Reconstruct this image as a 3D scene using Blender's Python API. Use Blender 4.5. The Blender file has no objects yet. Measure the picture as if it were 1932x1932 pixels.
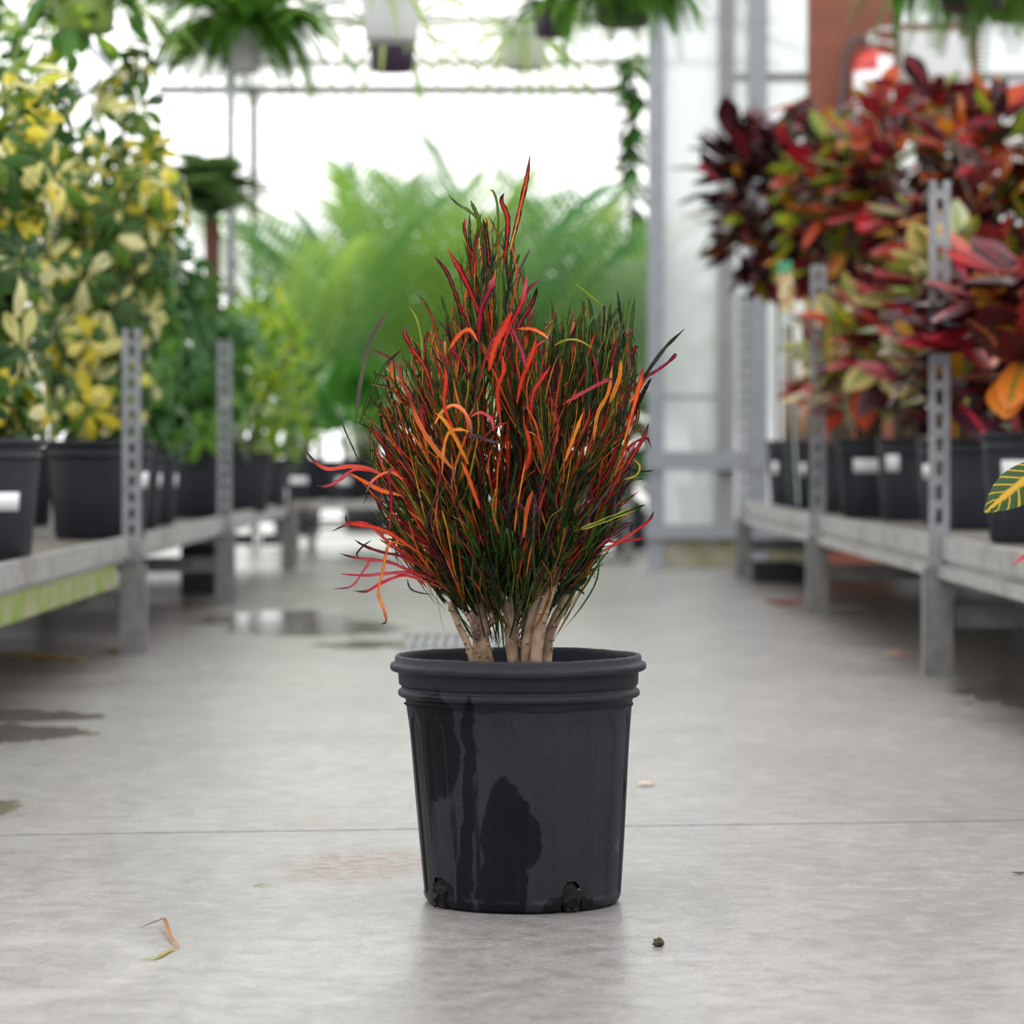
import bpy, math, random
import numpy as np
from mathutils import Vector, Matrix, Quaternion, noise as mnoise
from mathutils.kdtree import KDTree

# ------------------------------------------------------------------ camera, sky, exposure
SC = bpy.context.scene
COL = SC.collection
F = 6025.0            # focal length in pixels of the 1932 px frame
CAM = Vector((0.0, -3.5, 0.489))
VPX, VPY = 945.0, 860.0
FWD = Vector(((966 - VPX) / F, 1.0, -(966 - VPY) / F)).normalized()
RIGHT = FWD.cross(Vector((0, 0, 1))).normalized()
UPV = RIGHT.cross(FWD).normalized()
cam_data = bpy.data.cameras.new('camera')
cam = bpy.data.objects.new('camera', cam_data)
COL.objects.link(cam)
cam.location = CAM
cam.rotation_euler = Matrix((RIGHT, UPV, -FWD)).transposed().to_euler()
cam_data.sensor_width = 36.0
cam_data.lens = 36.0 * F / 1932.0
cam_data.clip_start, cam_data.clip_end = 0.1, 300
cam_data.dof.use_dof = True
cam_data.dof.focus_distance = 3.42
cam_data.dof.aperture_fstop = 7.2
SC.camera = cam

world = bpy.data.worlds.new('overcast_sky')
SC.world = world
world.use_nodes = True
bgn = world.node_tree.nodes['Background']
bgn.inputs['Color'].default_value = (1.0, 0.985, 0.995, 1)
bgn.inputs['Strength'].default_value = 1.0
SC.view_settings.view_transform = 'Standard'
SC.view_settings.look = 'None'
SC.view_settings.gamma = 1.0
SC.view_settings.use_curve_mapping = False
SC.view_settings.exposure = 1.83
SC.cycles.max_bounces = 7
SC.cycles.transparent_max_bounces = 12
SC.cycles.diffuse_bounces = 3
SC.cycles.glossy_bounces = 2
SC.cycles.transmission_bounces = 8
SC.cycles.use_denoising = True
SC.cycles.adaptive_threshold = 0.03
world.cycles.sampling_method = 'NONE'
random.seed(11)
R = random.Random(7)
PI = math.pi


def P(px, py, d):
    """World point seen at pixel (px, py) of the photo, d metres in front of the camera along the aisle."""
    ray = FWD + RIGHT * ((px - 966) / F) - UPV * ((py - 966) / F)
    return CAM + ray * (d / ray.y)


def XA(px, d):
    return P(px, 860, d).x


def ZA(py, d):
    return P(945, py, d).z


# ------------------------------------------------------------------ shader helpers
class S:
    """A shader value with arithmetic."""
    def __init__(s, nt, sock):
        s.nt, s.k = nt, sock

    def _m(s, op, *o):
        n = s.nt.nodes.new('ShaderNodeMath')
        n.operation = op
        for i, v in enumerate((s,) + o):
            if isinstance(v, S):
                s.nt.links.new(v.k, n.inputs[i])
            else:
                n.inputs[i].default_value = v
        return S(s.nt, n.outputs[0])

    def __add__(s, o): return s._m('ADD', o)
    def __sub__(s, o): return s._m('SUBTRACT', o)
    def __mul__(s, o): return s._m('MULTIPLY', o)
    def __truediv__(s, o): return s._m('DIVIDE', o)
    def abs(s): return s._m('ABSOLUTE')
    def frac(s): return s._m('FRACT')
    def sin(s): return s._m('SINE')
    def min(s, o): return s._m('MINIMUM', o)
    def max(s, o): return s._m('MAXIMUM', o)
    def pow(s, o): return s._m('POWER', o)

    def step(s, a, b, lo=0.0, hi=1.0):
        n = s.nt.nodes.new('ShaderNodeMapRange')
        n.interpolation_type = 'SMOOTHSTEP'
        s.nt.links.new(s.k, n.inputs['Value'])
        n.inputs['From Min'].default_value = a
        n.inputs['From Max'].default_value = b
        n.inputs['To Min'].default_value = lo
        n.inputs['To Max'].default_value = hi
        return S(s.nt, n.outputs[0])


class MT:
    def __init__(s, name):
        s.m = bpy.data.materials.new(name)
        s.m.use_nodes = True
        s.nt = s.m.node_tree
        s.b = s.nt.nodes['Principled BSDF']
        s.out = s.nt.nodes['Material Output']

    def coord(s, kind='Object'):
        n = s.nt.nodes.new('ShaderNodeTexCoord')
        return n.outputs[kind]

    def xyz(s, sock):
        n = s.nt.nodes.new('ShaderNodeSeparateXYZ')
        s.nt.links.new(sock, n.inputs[0])
        return [S(s.nt, n.outputs[i]) for i in range(3)]

    def noise(s, scale, detail=3, rough=0.55, co=None, stretch=None, w=None):
        co = co or s.coord()
        if stretch:
            mp = s.nt.nodes.new('ShaderNodeMapping')
            s.nt.links.new(co, mp.inputs['Vector'])
            mp.inputs['Scale'].default_value = stretch
            co = mp.outputs[0]
        n = s.nt.nodes.new('ShaderNodeTexNoise')
        s.nt.links.new(co, n.inputs['Vector'])
        n.inputs['Scale'].default_value = scale
        n.inputs['Detail'].default_value = detail
        n.inputs['Roughness'].default_value = rough
        return S(s.nt, n.outputs[0])

    def rnd(s):
        n = s.nt.nodes.new('ShaderNodeObjectInfo')
        return S(s.nt, n.outputs['Random'])

    def attr(s, name):
        n = s.nt.nodes.new('ShaderNodeAttribute')
        n.attribute_name = name
        return n

    def mix(s, fac, a, b):
        n = s.nt.nodes.new('ShaderNodeMix')
        n.data_type = 'RGBA'
        if isinstance(fac, S):
            s.nt.links.new(fac.k, n.inputs[0])
        else:
            n.inputs[0].default_value = fac
        for v, i in ((a, 6), (b, 7)):
            if isinstance(v, (tuple, list)):
                n.inputs[i].default_value = tuple(v)[:3] + (1,)
            else:
                s.nt.links.new(v, n.inputs[i])
        return n.outputs[2]

    def ramp(s, fac, stops, const=False):
        n = s.nt.nodes.new('ShaderNodeValToRGB')
        s.nt.links.new(fac.k, n.inputs[0])
        cr = n.color_ramp
        cr.interpolation = 'CONSTANT' if const else 'LINEAR'
        while len(cr.elements) < len(stops):
            cr.elements.new(0.5)
        for e, (p, c) in zip(cr.elements, stops):
            e.position = p
            e.color = tuple(c) + (1,)
        return n.outputs[0]

    def set(s, name, v):
        if isinstance(v, S):
            s.nt.links.new(v.k, s.b.inputs[name])
        elif isinstance(v, bpy.types.NodeSocket):
            s.nt.links.new(v, s.b.inputs[name])
        elif isinstance(v, (tuple, list)):
            s.b.inputs[name].default_value = tuple(v)[:3] + (1,)
        else:
            s.b.inputs[name].default_value = v
        return s

    def bump(s, h, strength=0.3, dist=0.01):
        n = s.nt.nodes.new('ShaderNodeBump')
        if isinstance(strength, S):
            s.nt.links.new(strength.k, n.inputs['Strength'])
        else:
            n.inputs['Strength'].default_value = strength
        n.inputs['Distance'].default_value = dist
        s.nt.links.new(h.k, n.inputs['Height'])
        s.nt.links.new(n.outputs[0], s.b.inputs['Normal'])
        return s

    def translucent(s, col, fac):
        """Leaf: part of the light passes through."""
        t = s.nt.nodes.new('ShaderNodeBsdfTranslucent')
        if isinstance(col, (tuple, list)):
            t.inputs[0].default_value = tuple(col)[:3] + (1,)
        else:
            s.nt.links.new(col, t.inputs[0])
        mx = s.nt.nodes.new('ShaderNodeMixShader')
        mx.inputs[0].default_value = fac
        s.nt.links.new(s.b.outputs[0], mx.inputs[1])
        s.nt.links.new(t.outputs[0], mx.inputs[2])
        s.nt.links.new(mx.outputs[0], s.out.inputs[0])
        return s

    def pane(s, tcol, dcol, fac):
        """Plastic glazing: partly see-through, partly diffusing."""
        t = s.nt.nodes.new('ShaderNodeBsdfTransparent')
        t.inputs[0].default_value = tuple(tcol) + (1,)
        d = s.nt.nodes.new('ShaderNodeBsdfTranslucent')
        d.inputs[0].default_value = tuple(dcol) + (1,)
        mx = s.nt.nodes.new('ShaderNodeMixShader')
        mx.inputs[0].default_value = fac
        s.nt.links.new(t.outputs[0], mx.inputs[1])
        s.nt.links.new(d.outputs[0], mx.inputs[2])
        s.nt.links.new(mx.outputs[0], s.out.inputs[0])
        return s


def simple(name, col, rough=0.5, metal=0.0, var=0.25, scale=12, spec=0.5, col2=None):
    m = MT(name)
    n = m.noise(scale, 4)
    c2 = col2 or tuple(c * (1 - var) for c in col)
    m.set('Base Color', m.mix(n.step(0.3, 0.7), c2, col)).set('Roughness', rough).set('Metallic', metal)
    m.set('Specular IOR Level', spec)
    return m.m


# ------------------------------------------------------------------ geometry helpers
class G:
    """Collects quads and triangles for one mesh."""
    def __init__(s):
        s.v, s.f, s.uv, s.mi = [], [], [], []

    def box(s, c, d, rot=None):
        x, y, z = (a / 2 for a in d)
        o = len(s.v)
        for i in range(8):
            p = Vector((x if i & 1 else -x, y if i & 2 else -y, z if i & 4 else -z))
            if rot is not None:
                p = rot @ p
            s.v.append(tuple(p + Vector(c)))
        for q in ((0, 2, 3, 1), (4, 5, 7, 6), (0, 1, 5, 4), (2, 6, 7, 3), (0, 4, 6, 2), (1, 3, 7, 5)):
            s.f.append(tuple(o + k for k in q))
        return s

    def span(s, a, b):
        return s.box([(p + q) / 2 for p, q in zip(a, b)], [abs(q - p) for p, q in zip(a, b)])

    def tube(s, pts, rad, n=8, cap=True):
        pts = [Vector(p) for p in pts]
        if not isinstance(rad, (list, tuple)):
            rad = [rad] * len(pts)
        t0 = (pts[1] - pts[0]).normalized()
        ref = Vector((1, 0, 0)) if abs(t0.x) < 0.8 else Vector((0, 1, 0))
        o = len(s.v)
        for i, p in enumerate(pts):
            t = (pts[min(i + 1, len(pts) - 1)] - pts[max(i - 1, 0)]).normalized()
            a = (ref - t * ref.dot(t)).normalized()
            ref = a
            b = t.cross(a)
            for k in range(n):
                w = 2 * PI * k / n
                s.v.append(tuple(p + (a * math.cos(w) + b * math.sin(w)) * rad[i]))
        for i in range(len(pts) - 1):
            for k in range(n):
                k2 = (k + 1) % n
                s.f.append((o + i * n + k, o + i * n + k2, o + (i + 1) * n + k2, o + (i + 1) * n + k))
        if cap:
            s.f.append(tuple(o + k for k in reversed(range(n))))
            e = o + (len(pts) - 1) * n
            s.f.append(tuple(e + k for k in range(n)))
        return s

    def lathe(s, prof, n=48, c=(0, 0, 0), fn=None, closed=False):
        o = len(s.v)
        for j, (r, z) in enumerate(prof):
            for k in range(n):
                w = 2 * PI * k / n
                p = (r * math.cos(w), r * math.sin(w), z)
                if fn:
                    p = fn(r, w, z, j)
                s.v.append((p[0] + c[0], p[1] + c[1], p[2] + c[2]))
        m = len(prof)
        for j in range(m - 1):
            for k in range(n):
                k2 = (k + 1) % n
                s.f.append((o + j * n + k, o + j * n + k2, o + (j + 1) * n + k2, o + (j + 1) * n + k))
        if closed:
            s.f.append(tuple(o + k for k in reversed(range(n))))
            e = o + (m - 1) * n
            s.f.append(tuple(e + k for k in range(n)))
        return s

    def mesh(s, name, mat=None, smooth=False):
        me = bpy.data.meshes.new(name)
        me.from_pydata(s.v, [], s.f)
        if mat is not None:
            me.materials.append(mat)
        if smooth:
            me.polygons.foreach_set('use_smooth', [True] * len(me.polygons))
        me.update()
        return me


def link(name, data, parent=None, loc=None):
    o = bpy.data.objects.new(name, data)
    COL.objects.link(o)
    if parent is not None:
        o.parent = parent
    if loc is not None:
        o.location = loc
    return o


def tag(o, label=None, cat=None, group=None, kind=None):
    if label: o['label'] = label
    if cat: o['category'] = cat
    if group: o['group'] = group
    if kind: o['kind'] = kind
    return o


def thing(name, label, cat, loc=(0, 0, 0), group=None, kind=None):
    o = link(name, None)
    o.location = loc
    o.empty_display_size = 0.05
    return tag(o, label, cat, group, kind)


def bez(p0, p1, p2, n):
    return [p0 * (1 - t) ** 2 + p1 * (2 * t * (1 - t)) + p2 * t * t for t in [i / (n - 1) for i in range(n)]]


def catmull(pts, n):
    pts = [Vector(p) for p in pts]
    q = [pts[0] * 2 - pts[1]] + pts + [pts[-1] * 2 - pts[-2]]
    m = len(pts) - 1
    out = []
    for i in range(n):
        u = i / (n - 1) * m
        k = min(int(u), m - 1)
        t = u - k
        a, b, c, d = q[k:k + 4]
        out.append(0.5 * ((2 * b) + (c - a) * t + (2 * a - 5 * b + 4 * c - d) * t * t + (3 * b - a - 3 * c + d) * t ** 3))
    return out


class Leaves:
    """Ribbon leaves in one mesh with UVs (u across, v along) and per-leaf colours."""
    def __init__(s):
        s.v, s.f, s.uv, s.cc, s.ec = [], [], [], [], []
        s.idx = 0

    def ribbon(s, pts, wid, face, fold=0.25, twist=0.0, cc=None, ec=None, across=2):
        n = len(pts)
        o = len(s.v)
        for i, p in enumerate(pts):
            t = (pts[min(i + 1, n - 1)] - pts[max(i - 1, 0)]).normalized()
            fa = face if not twist else Quaternion(t, twist * i / (n - 1)) @ face
            sd = t.cross(fa)
            if sd.length < 1e-4:
                sd = t.cross(Vector((0.3, 0.2, 1)))
            sd.normalize()
            nm = sd.cross(t)
            w = wid[i] / 2
            for k in range(across + 1):
                u = k / across
                q = p + sd * (w * (2 * u - 1)) + nm * (abs(2 * u - 1) * w * fold)
                s.v.append(tuple(q))
                s.uv.append((0.02 + 0.96 * u + s.idx, i / (n - 1)))
                if cc is not None:
                    c = cc[i] if isinstance(cc, list) else cc
                    e = ec[i] if isinstance(ec, list) else ec
                    s.cc.append(c)
                    s.ec.append(e)
        k1 = across + 1
        for i in range(n - 1):
            for k in range(across):
                a = o + i * k1 + k
                s.f.append((a, a + 1, a + 1 + k1, a + k1))

    def mesh(s, name, mat, smooth=True):
        me = bpy.data.meshes.new(name)
        me.from_pydata(s.v, [], s.f)
        me.materials.append(mat)
        if s.uv:
            ul = me.uv_layers.new(name='UVMap')
            idx = np.empty(len(me.loops), dtype=np.int32)
            me.loops.foreach_get('vertex_index', idx)
            ul.data.foreach_set('uv', np.array(s.uv, dtype=np.float32)[idx].ravel())
        if s.cc:
            for nm, arr in (('cc', s.cc), ('ec', s.ec)):
                at = me.attributes.new(nm, 'FLOAT_COLOR', 'POINT')
                at.data.foreach_set('color', np.array(arr, dtype=np.float32).ravel())
        if smooth:
            me.polygons.foreach_set('use_smooth', [True] * len(me.polygons))
        me.update()
        return me


def put(name, me, parent, pos, axis, up=Vector((0, 0, 1)), sc=1.0):
    """Copies a leaf template (grows along +Y, faces +Z) to a spot."""
    y = Vector(axis).normalized()
    x = y.cross(up)
    if x.length < 1e-3:
        x = y.cross(Vector((1, 0, 0)))
    x.normalize()
    z = x.cross(y)
    o = bpy.data.objects.new(name, me)
    COL.objects.link(o)
    o.parent = parent
    o.matrix_basis = Matrix(((x.x * sc, y.x * sc, z.x * sc, pos[0]), (x.y * sc, y.y * sc, z.y * sc, pos[1]),
                             (x.z * sc, y.z * sc, z.z * sc, pos[2]), (0, 0, 0, 1)))
    return o


def rv(r, a=1.0):
    return Vector((r.uniform(-a, a), r.uniform(-a, a), r.uniform(-a, a)))

# ------------------------------------------------------------------ materials
def GP(px, py):
    """Ground point seen at a pixel."""
    return P(px, py, CAM.z * F / (py - VPY) * 1.0)


def ell(xs, ys, cx, cy, rx, ry):
    a = (xs - cx) / rx
    b = (ys - cy) / ry
    return a * a + b * b


def concrete():
    m = MT('wet_concrete')
    co = m.coord()
    x, y, z = m.xyz(co)
    big = m.noise(1.1, 2, 0.6, co)
    mid = m.noise(5, 3, 0.65, co, (1, 0.45, 1))
    fine = m.noise(210, 2, 0.75, co, (0.55, 1.3, 1))
    n2 = m.noise(3.2, 2, 0.6, co, (1, 0.6, 1))
    c = m.mix(big.step(0.35, 0.65), (0.192, 0.184, 0.183), (0.272, 0.262, 0.259))
    c = m.mix(mid.step(0.35, 0.72, 0, 0.55), c, (0.32, 0.312, 0.304))
    c = m.mix(n2.step(0.52, 0.70, 0, 0.5), c, (0.18, 0.172, 0.163))
    c = m.mix(fine.step(0.48, 0.70, 0, 0.62), c, (0.13, 0.125, 0.12))
    c = m.mix(fine.step(0.30, 0.46, 0.5, 0), c, (0.42, 0.415, 0.41))
    blot = m.noise(24, 3, 0.7, co)
    c = m.mix(blot.step(0.48, 0.66, 0, 0.6), c, (0.16, 0.153, 0.147))
    c = m.mix(blot.step(0.32, 0.48, 0.55, 0), c, (0.34, 0.335, 0.33))
    # rust-coloured abraded stain beside the pot, faint limescale ring
    g = GP(690, 1632)
    st = ell(x + (mid - 0.5) * 0.12, y + (n2 - 0.5) * 0.3, g.x, g.y, 0.10, 0.16).step(0.2, 1.3, 1, 0)
    st2 = m.noise(60, 2, 0.7, co, (0.6, 1.6, 1)).step(0.44, 0.56)
    c = m.mix(st * st2 * 0.95, c, (0.15, 0.085, 0.066))
    g = GP(590, 1549)
    c = m.mix(ell(x, y, g.x, g.y, 0.022, 0.055).step(0.3, 1.2, 0.6, 0) * st2, c, (0.27, 0.17, 0.13))
    g = GP(20, 1825)
    rr = ell(x + (n2 - 0.5) * 0.1, y + (mid - 0.5) * 0.15, g.x, g.y, 0.13, 0.2)
    c = m.mix((rr - 0.85).abs().step(0.0, 0.5, 0.16, 0), c, (0.62, 0.61, 0.6))
    # wet patches: darker and glossy
    jn = m.noise(9, 3, 0.6, co, (1, 0.7, 1))
    jig = (mid - 0.5) * 2.0 + (jn - 0.5) * 4.2
    wet = None
    for px, py, rx, ry in ((-30, 1350, 0.20, 0.17), (-40, 1385, 0.19, 0.22), (-5, 1525, 0.03, 0.10), (1990, 1312, 0.19, 0.5), (500, 1672, 0.014, 0.02),
                           (610, 1186, 0.26, 0.42), (520, 1168, 0.22, 0.5), (710, 1216, 0.16, 0.2)
                           ):
        g = GP(px, py)
        e = (ell(x, y, g.x, g.y, rx, ry) + (jig * 0.6 if rx > 0.05 else (blot - 0.5) * 4.5)).step(0.9, 1.08, 1, 0)
        wet = e if wet is None else wet.max(e)
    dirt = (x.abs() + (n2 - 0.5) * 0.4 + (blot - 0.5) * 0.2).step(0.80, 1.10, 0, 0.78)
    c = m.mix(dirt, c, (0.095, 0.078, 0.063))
    c = m.mix(wet * 0.55, c, (0.13, 0.105, 0.08))
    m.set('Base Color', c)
    m.set('Roughness', big.step(0.3, 0.7, 0.33, 0.22) + fine * 0.1 - wet * 0.22)
    m.set('Specular IOR Level', 0.55)
    m.bump(fine, (wet * -0.2 + 0.22), 0.002)
    return m.m


def metal_mat(name, col, rough, spot=(0.30, 0.31, 0.33), stain=None):
    m = MT(name)
    n = m.noise(30, 4, 0.6)
    n2 = m.noise(6, 3, 0.6)
    c = m.mix(n.step(0.35, 0.65), spot, col)
    if stain:
        c = m.mix(n2.step(0.52, 0.68), c, stain)
    m.set('Base Color', c).set('Roughness', rough).set('Metallic', 0.35)
    return m.m


def pot_black(name, front=False):
    m = MT(name)
    co = m.coord()
    x, y, z = m.xyz(co)
    n = m.noise(9, 4, 0.6, co)
    fine = m.noise(520, 2, 0.6, co)
    stk = m.noise(26, 5, 0.65, co, (1.6, 1.6, 0.12))
    dusty, wetc = (0.027, 0.030, 0.038), (0.0055, 0.006, 0.008)
    c = m.mix(n.step(0.3, 0.7, 0, 0.5), dusty, (0.015, 0.0165, 0.021))
    c = m.mix(fine.step(0.55, 0.72, 0, 0.35), c, (0.06, 0.065, 0.075))
    if front:
        k = 1 / 1721.0
        X = lambda px: (px - 978) * k
        Z = lambda py: CAM.z - (py - 860) * k
        wob = (n - 0.5) * 0.05 + (m.noise(38, 4, 0.65, co) - 0.5) * 0.045 + (stk - 0.5) * 0.02
        wet = None
        for cx, cy, rx, ry in ((820, 1400, 52, 105), (950, 1570, 42, 115), (985, 1560, 36, 62), (945, 1665, 50, 70), (888, 1380, 11, 85), (884, 1530, 11, 110),
                               (878, 1665, 13, 80), (1172, 1470, 6, 42), (1075, 1700, 55, 42), (835, 1700, 30, 55), (800, 1560, 15, 170)):
            e = ell(x + wob * 0.35, z + wob * 0.8, X(cx), Z(cy), rx * k, ry * k).step(0.9, 1.12, 1, 0)
            wet = e if wet is None else wet.max(e)
        run = stk.step(0.50, 0.60) * ell(x, z, X(845), Z(1560), 85 * k, 200 * k).step(0.6, 1.1, 1, 0)
        wet = wet.max(run)
        frontside = y.step(-0.01, 0.02, 1, 0)
        wet = wet * frontside
        c = m.mix(wet * 0.88, c, wetc)
        sc = m.noise(45, 5, 0.75, co, (1, 1, 0.3)).step(0.62, 0.70) * ell(x, z, X(1165), Z(1610), 30 * k, 70 * k).step(0.4, 1.2, 0.7, 0)
        c = m.mix(sc, c, (0.25, 0.26, 0.28))
        m.set('Roughness', wet * -0.26 + 0.55)
        m.set('Specular IOR Level', wet * -0.04 + 0.14)
    else:
        c = m.mix(stk.step(0.55, 0.7, 0, 0.5), c, (0.05, 0.054, 0.064))
        m.set('Roughness', 0.5)
        m.set('Specular IOR Level', 0.2)
    m.set('Base Color', c)
    m.bump(fine, 0.12, 0.0006)
    return m.m


def leaf_mat(name, cols, vein, trans=0.35, rough=0.38, patch=None, patch_cov=0.5, midw=0.1, side=0.0, spec=0.25, leaflet=False):
    """cols: per-leaf palette; vein: colour of the midrib; patch: irregular second colour."""
    m = MT(name)
    uvn = m.coord('UV')
    u0, v, _ = m.xyz(uvn)
    u = u0.frac()
    idx = u0 - u
    r = m.rnd()
    if leaflet:
        r = ((idx * 12.9898 + r * 78.233).sin() * 437.585).abs().frac()
    stops = [(i / len(cols), c) for i, c in enumerate(cols)]
    c = m.ramp(r, stops, const=True)
    a = (u - 0.5).abs() * 2
    nz = m.noise(42, 3, 0.6)
    if patch is not None:
        r2 = (r * 7.31).frac()
        pm = ((m.noise(30, 2, 0.5) - 0.5) * 1.2 + (a - 0.5) * 0.35 + (r2 - 0.5) * 2.6).step(patch_cov - 0.15, patch_cov + 0.15)
        pc = m.ramp((r * 3.7).frac(), [(i / len(patch), q) for i, q in enumerate(patch)], const=True)
        c = m.mix(pm, c, pc)
    if vein is not None:
        r3 = (r * 5.77).frac()
        vm = (a + (nz - 0.5) * 0.25).step(midw * 0.5, midw * 1.6, 1, 0)
        if side > 0:
            sv = ((v * 9 - a * 1.3) * 2 * PI).sin() + (nz - 0.5) * 0.8
            vm = vm.max(sv.step(0.55, 0.9) * side)
        vc = m.ramp(r3, [(i / len(vein), q) for i, q in enumerate(vein)], const=True)
        c = m.mix(vm * 0.9, c, vc)
    m.set('Base Color', c).set('Roughness', rough).set('Specular IOR Level', spec)
    m.translucent(c, trans)
    return m.m


def main_leaf_mat():
    m = MT('oakless_croton_leaf')
    m.m.name = 'narrow_croton_leaf'
    uvn = m.coord('UV')
    u, v, _ = m.xyz(uvn)
    cc, ec = m.attr('cc'), m.attr('ec')
    th = S(m.nt, cc.outputs['Alpha'])
    a = (u - 0.5).abs() * 2
    nz = m.noise(130, 3, 0.65)
    nb = m.noise(35, 2, 0.5)
    f = (a + (nz - 0.5) * 1.1 + (nb - 0.5) * 0.8 - th).step(-0.16, 0.16)
    c = m.mix(f, cc.outputs['Color'], ec.outputs['Color'])
    m.set('Base Color', c).set('Roughness', 0.36).set('Specular IOR Level', 0.22)
    m.translucent(c, 0.4)
    return m.m


M = {}
M['concrete'] = concrete()
M['joint'] = simple('joint_grit', (0.05, 0.045, 0.04), 0.9)
M['ground'] = simple('pale_gravel', (0.55, 0.54, 0.52), 0.9)
M['galv'] = metal_mat('galvanised_steel', (0.32, 0.335, 0.36), 0.42, (0.23, 0.245, 0.265))
M['galv_dirty'] = metal_mat('weathered_galvanised_steel', (0.27, 0.27, 0.27), 0.5, (0.19, 0.187, 0.183), (0.14, 0.13, 0.11))
M['deck'] = simple('grimy_bench_deck', (0.16, 0.15, 0.13), 0.7, 0.1, 0.4, 9)
M['galv_rail'] = metal_mat('bench_rail_steel', (0.42, 0.42, 0.415), 0.38, (0.30, 0.295, 0.285), (0.24, 0.225, 0.20))
M['moss_board'] = simple('mossy_board', (0.16, 0.25, 0.03), 0.9, 0, 0.5, 14, 0.2, (0.30, 0.28, 0.20))
M['frame'] = metal_mat('painted_column_steel', (0.31, 0.335, 0.37), 0.45, (0.265, 0.29, 0.325))
M['frame_grime'] = simple('grimy_sill', (0.27, 0.28, 0.28), 0.6, 0, 0.2, 8)
M['white_frame'] = simple('white_aluminium', (0.72, 0.74, 0.76), 0.4, 0.1, 0.1)
M['kerb'] = simple('mossy_kerb', (0.36, 0.35, 0.29), 0.85, 0, 0.5, 5, 0.3, (0.17, 0.18, 0.07))
M['brown'] = simple('brown_painted_timber', (0.23, 0.072, 0.038), 0.6, 0, 0.25, 6)
M['dimming_wall'] = simple('cream_dimming_wall', (0.55, 0.53, 0.50), 0.8)
M['clear'] = MT('clear_polycarbonate').pane((0.82, 0.82, 0.82), (0.75, 0.75, 0.75), 0.10).m
M['roofpane'] = MT('roof_polycarbonate').pane((0.84, 0.84, 0.83), (0.80, 0.80, 0.79), 0.06).m
M['frost'] = MT('frosted_polycarbonate').pane((0.78, 0.80, 0.81), (0.86, 0.88, 0.89), 0.62).m
M['sidepane'] = MT('side_polycarbonate').pane((0.7, 0.7, 0.7), (0.6, 0.6, 0.6), 0.12).m
M['pot_main'] = pot_black('damp_black_pot_plastic', True)
M['pot'] = pot_black('black_pot_plastic')
M['soil'] = simple('dark_potting_soil', (0.007, 0.006, 0.005), 0.95, 0, 0.5, 60)
M['label'] = MT('printed_paper_label').m
_m = MT('paper_label')
_co = _m.coord()
_x, _y, _z = _m.xyz(_co)
_ln = ((_z * 420).sin().step(0.5, 0.8)) * _m.noise(160, 2, 0.5, _co, (1, 1, 0.2)).step(0.5, 0.56)
_m.set('Base Color', _m.mix(_ln * 0.35, (0.82, 0.83, 0.86), (0.25, 0.26, 0.3))).set('Roughness', 0.5)
M['label'] = _m.m
M['bark'] = simple('pale_croton_bark', (0.40, 0.285, 0.20), 0.8, 0, 0.45, 70, 0.3, (0.20, 0.135, 0.09))
M['bark_dark'] = simple('brown_plant_stem', (0.10, 0.075, 0.04), 0.8, 0, 0.4, 30)
M['twig'] = simple('dark_green_twig', (0.05, 0.06, 0.025), 0.7, 0, 0.5, 60, 0.2)
M['greenstem'] = simple('green_plant_stem', (0.13, 0.17, 0.05), 0.6, 0, 0.4, 30)
M['trunk_red'] = simple('shaggy_red_brown_trunk', (0.14, 0.06, 0.035), 0.9, 0, 0.5, 40)
M['mainleaf'] = main_leaf_mat()
M['scheff'] = leaf_mat('variegated_umbrella_leaf', [(0.045, 0.11, 0.025), (0.06, 0.15, 0.03), (0.035, 0.09, 0.03), (0.11, 0.22, 0.03)], None, 0.42, 0.3,
                       [(0.74, 0.70, 0.14), (0.78, 0.75, 0.30), (0.62, 0.64, 0.08), (0.80, 0.77, 0.40)], 0.35, leaflet=True)
M['scheff_young'] = leaf_mat('yellow_umbrella_leaf', [(0.12, 0.22, 0.03), (0.20, 0.30, 0.03), (0.07, 0.16, 0.03)], None, 0.4, 0.3,
                             [(0.80, 0.66, 0.06), (0.72, 0.62, 0.05), (0.85, 0.74, 0.22)], -0.15, leaflet=True)
M['scheff_green'] = leaf_mat('green_umbrella_leaf', [(0.07, 0.20, 0.03), (0.045, 0.14, 0.035), (0.13, 0.30, 0.03), (0.05, 0.15, 0.05)], [(0.12, 0.26, 0.06)], 0.35, 0.3)
M['lime'] = leaf_mat('lime_leaf', [(0.32, 0.50, 0.03), (0.22, 0.42, 0.03), (0.46, 0.56, 0.05), (0.14, 0.30, 0.03)], [(0.35, 0.5, 0.08)], 0.45, 0.4)
M['ficus'] = leaf_mat('dark_green_leaf', [(0.03, 0.10, 0.02), (0.045, 0.15, 0.025), (0.07, 0.20, 0.03)], [(0.1, 0.22, 0.06)], 0.4, 0.3)
M['bigleaf'] = leaf_mat('glossy_paddle_leaf', [(0.05, 0.20, 0.03), (0.08, 0.27, 0.04), (0.12, 0.34, 0.05)], [(0.2, 0.4, 0.1)], 0.45, 0.25)
M['palm'] = leaf_mat('areca_frond', [(0.12, 0.28, 0.07), (0.18, 0.36, 0.11), (0.09, 0.24, 0.09), (0.30, 0.48, 0.09), (0.22, 0.34, 0.18)], None, 0.6, 0.4)
M['palm_lime'] = leaf_mat('pale_palm_frond', [(0.28, 0.46, 0.07), (0.36, 0.52, 0.10), (0.22, 0.40, 0.07)], None, 0.5, 0.4)
M['fern'] = leaf_mat('fern_frond', [(0.08, 0.22, 0.02), (0.12, 0.30, 0.03), (0.06, 0.17, 0.02), (0.17, 0.36, 0.04)], None, 0.42, 0.5)
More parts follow.
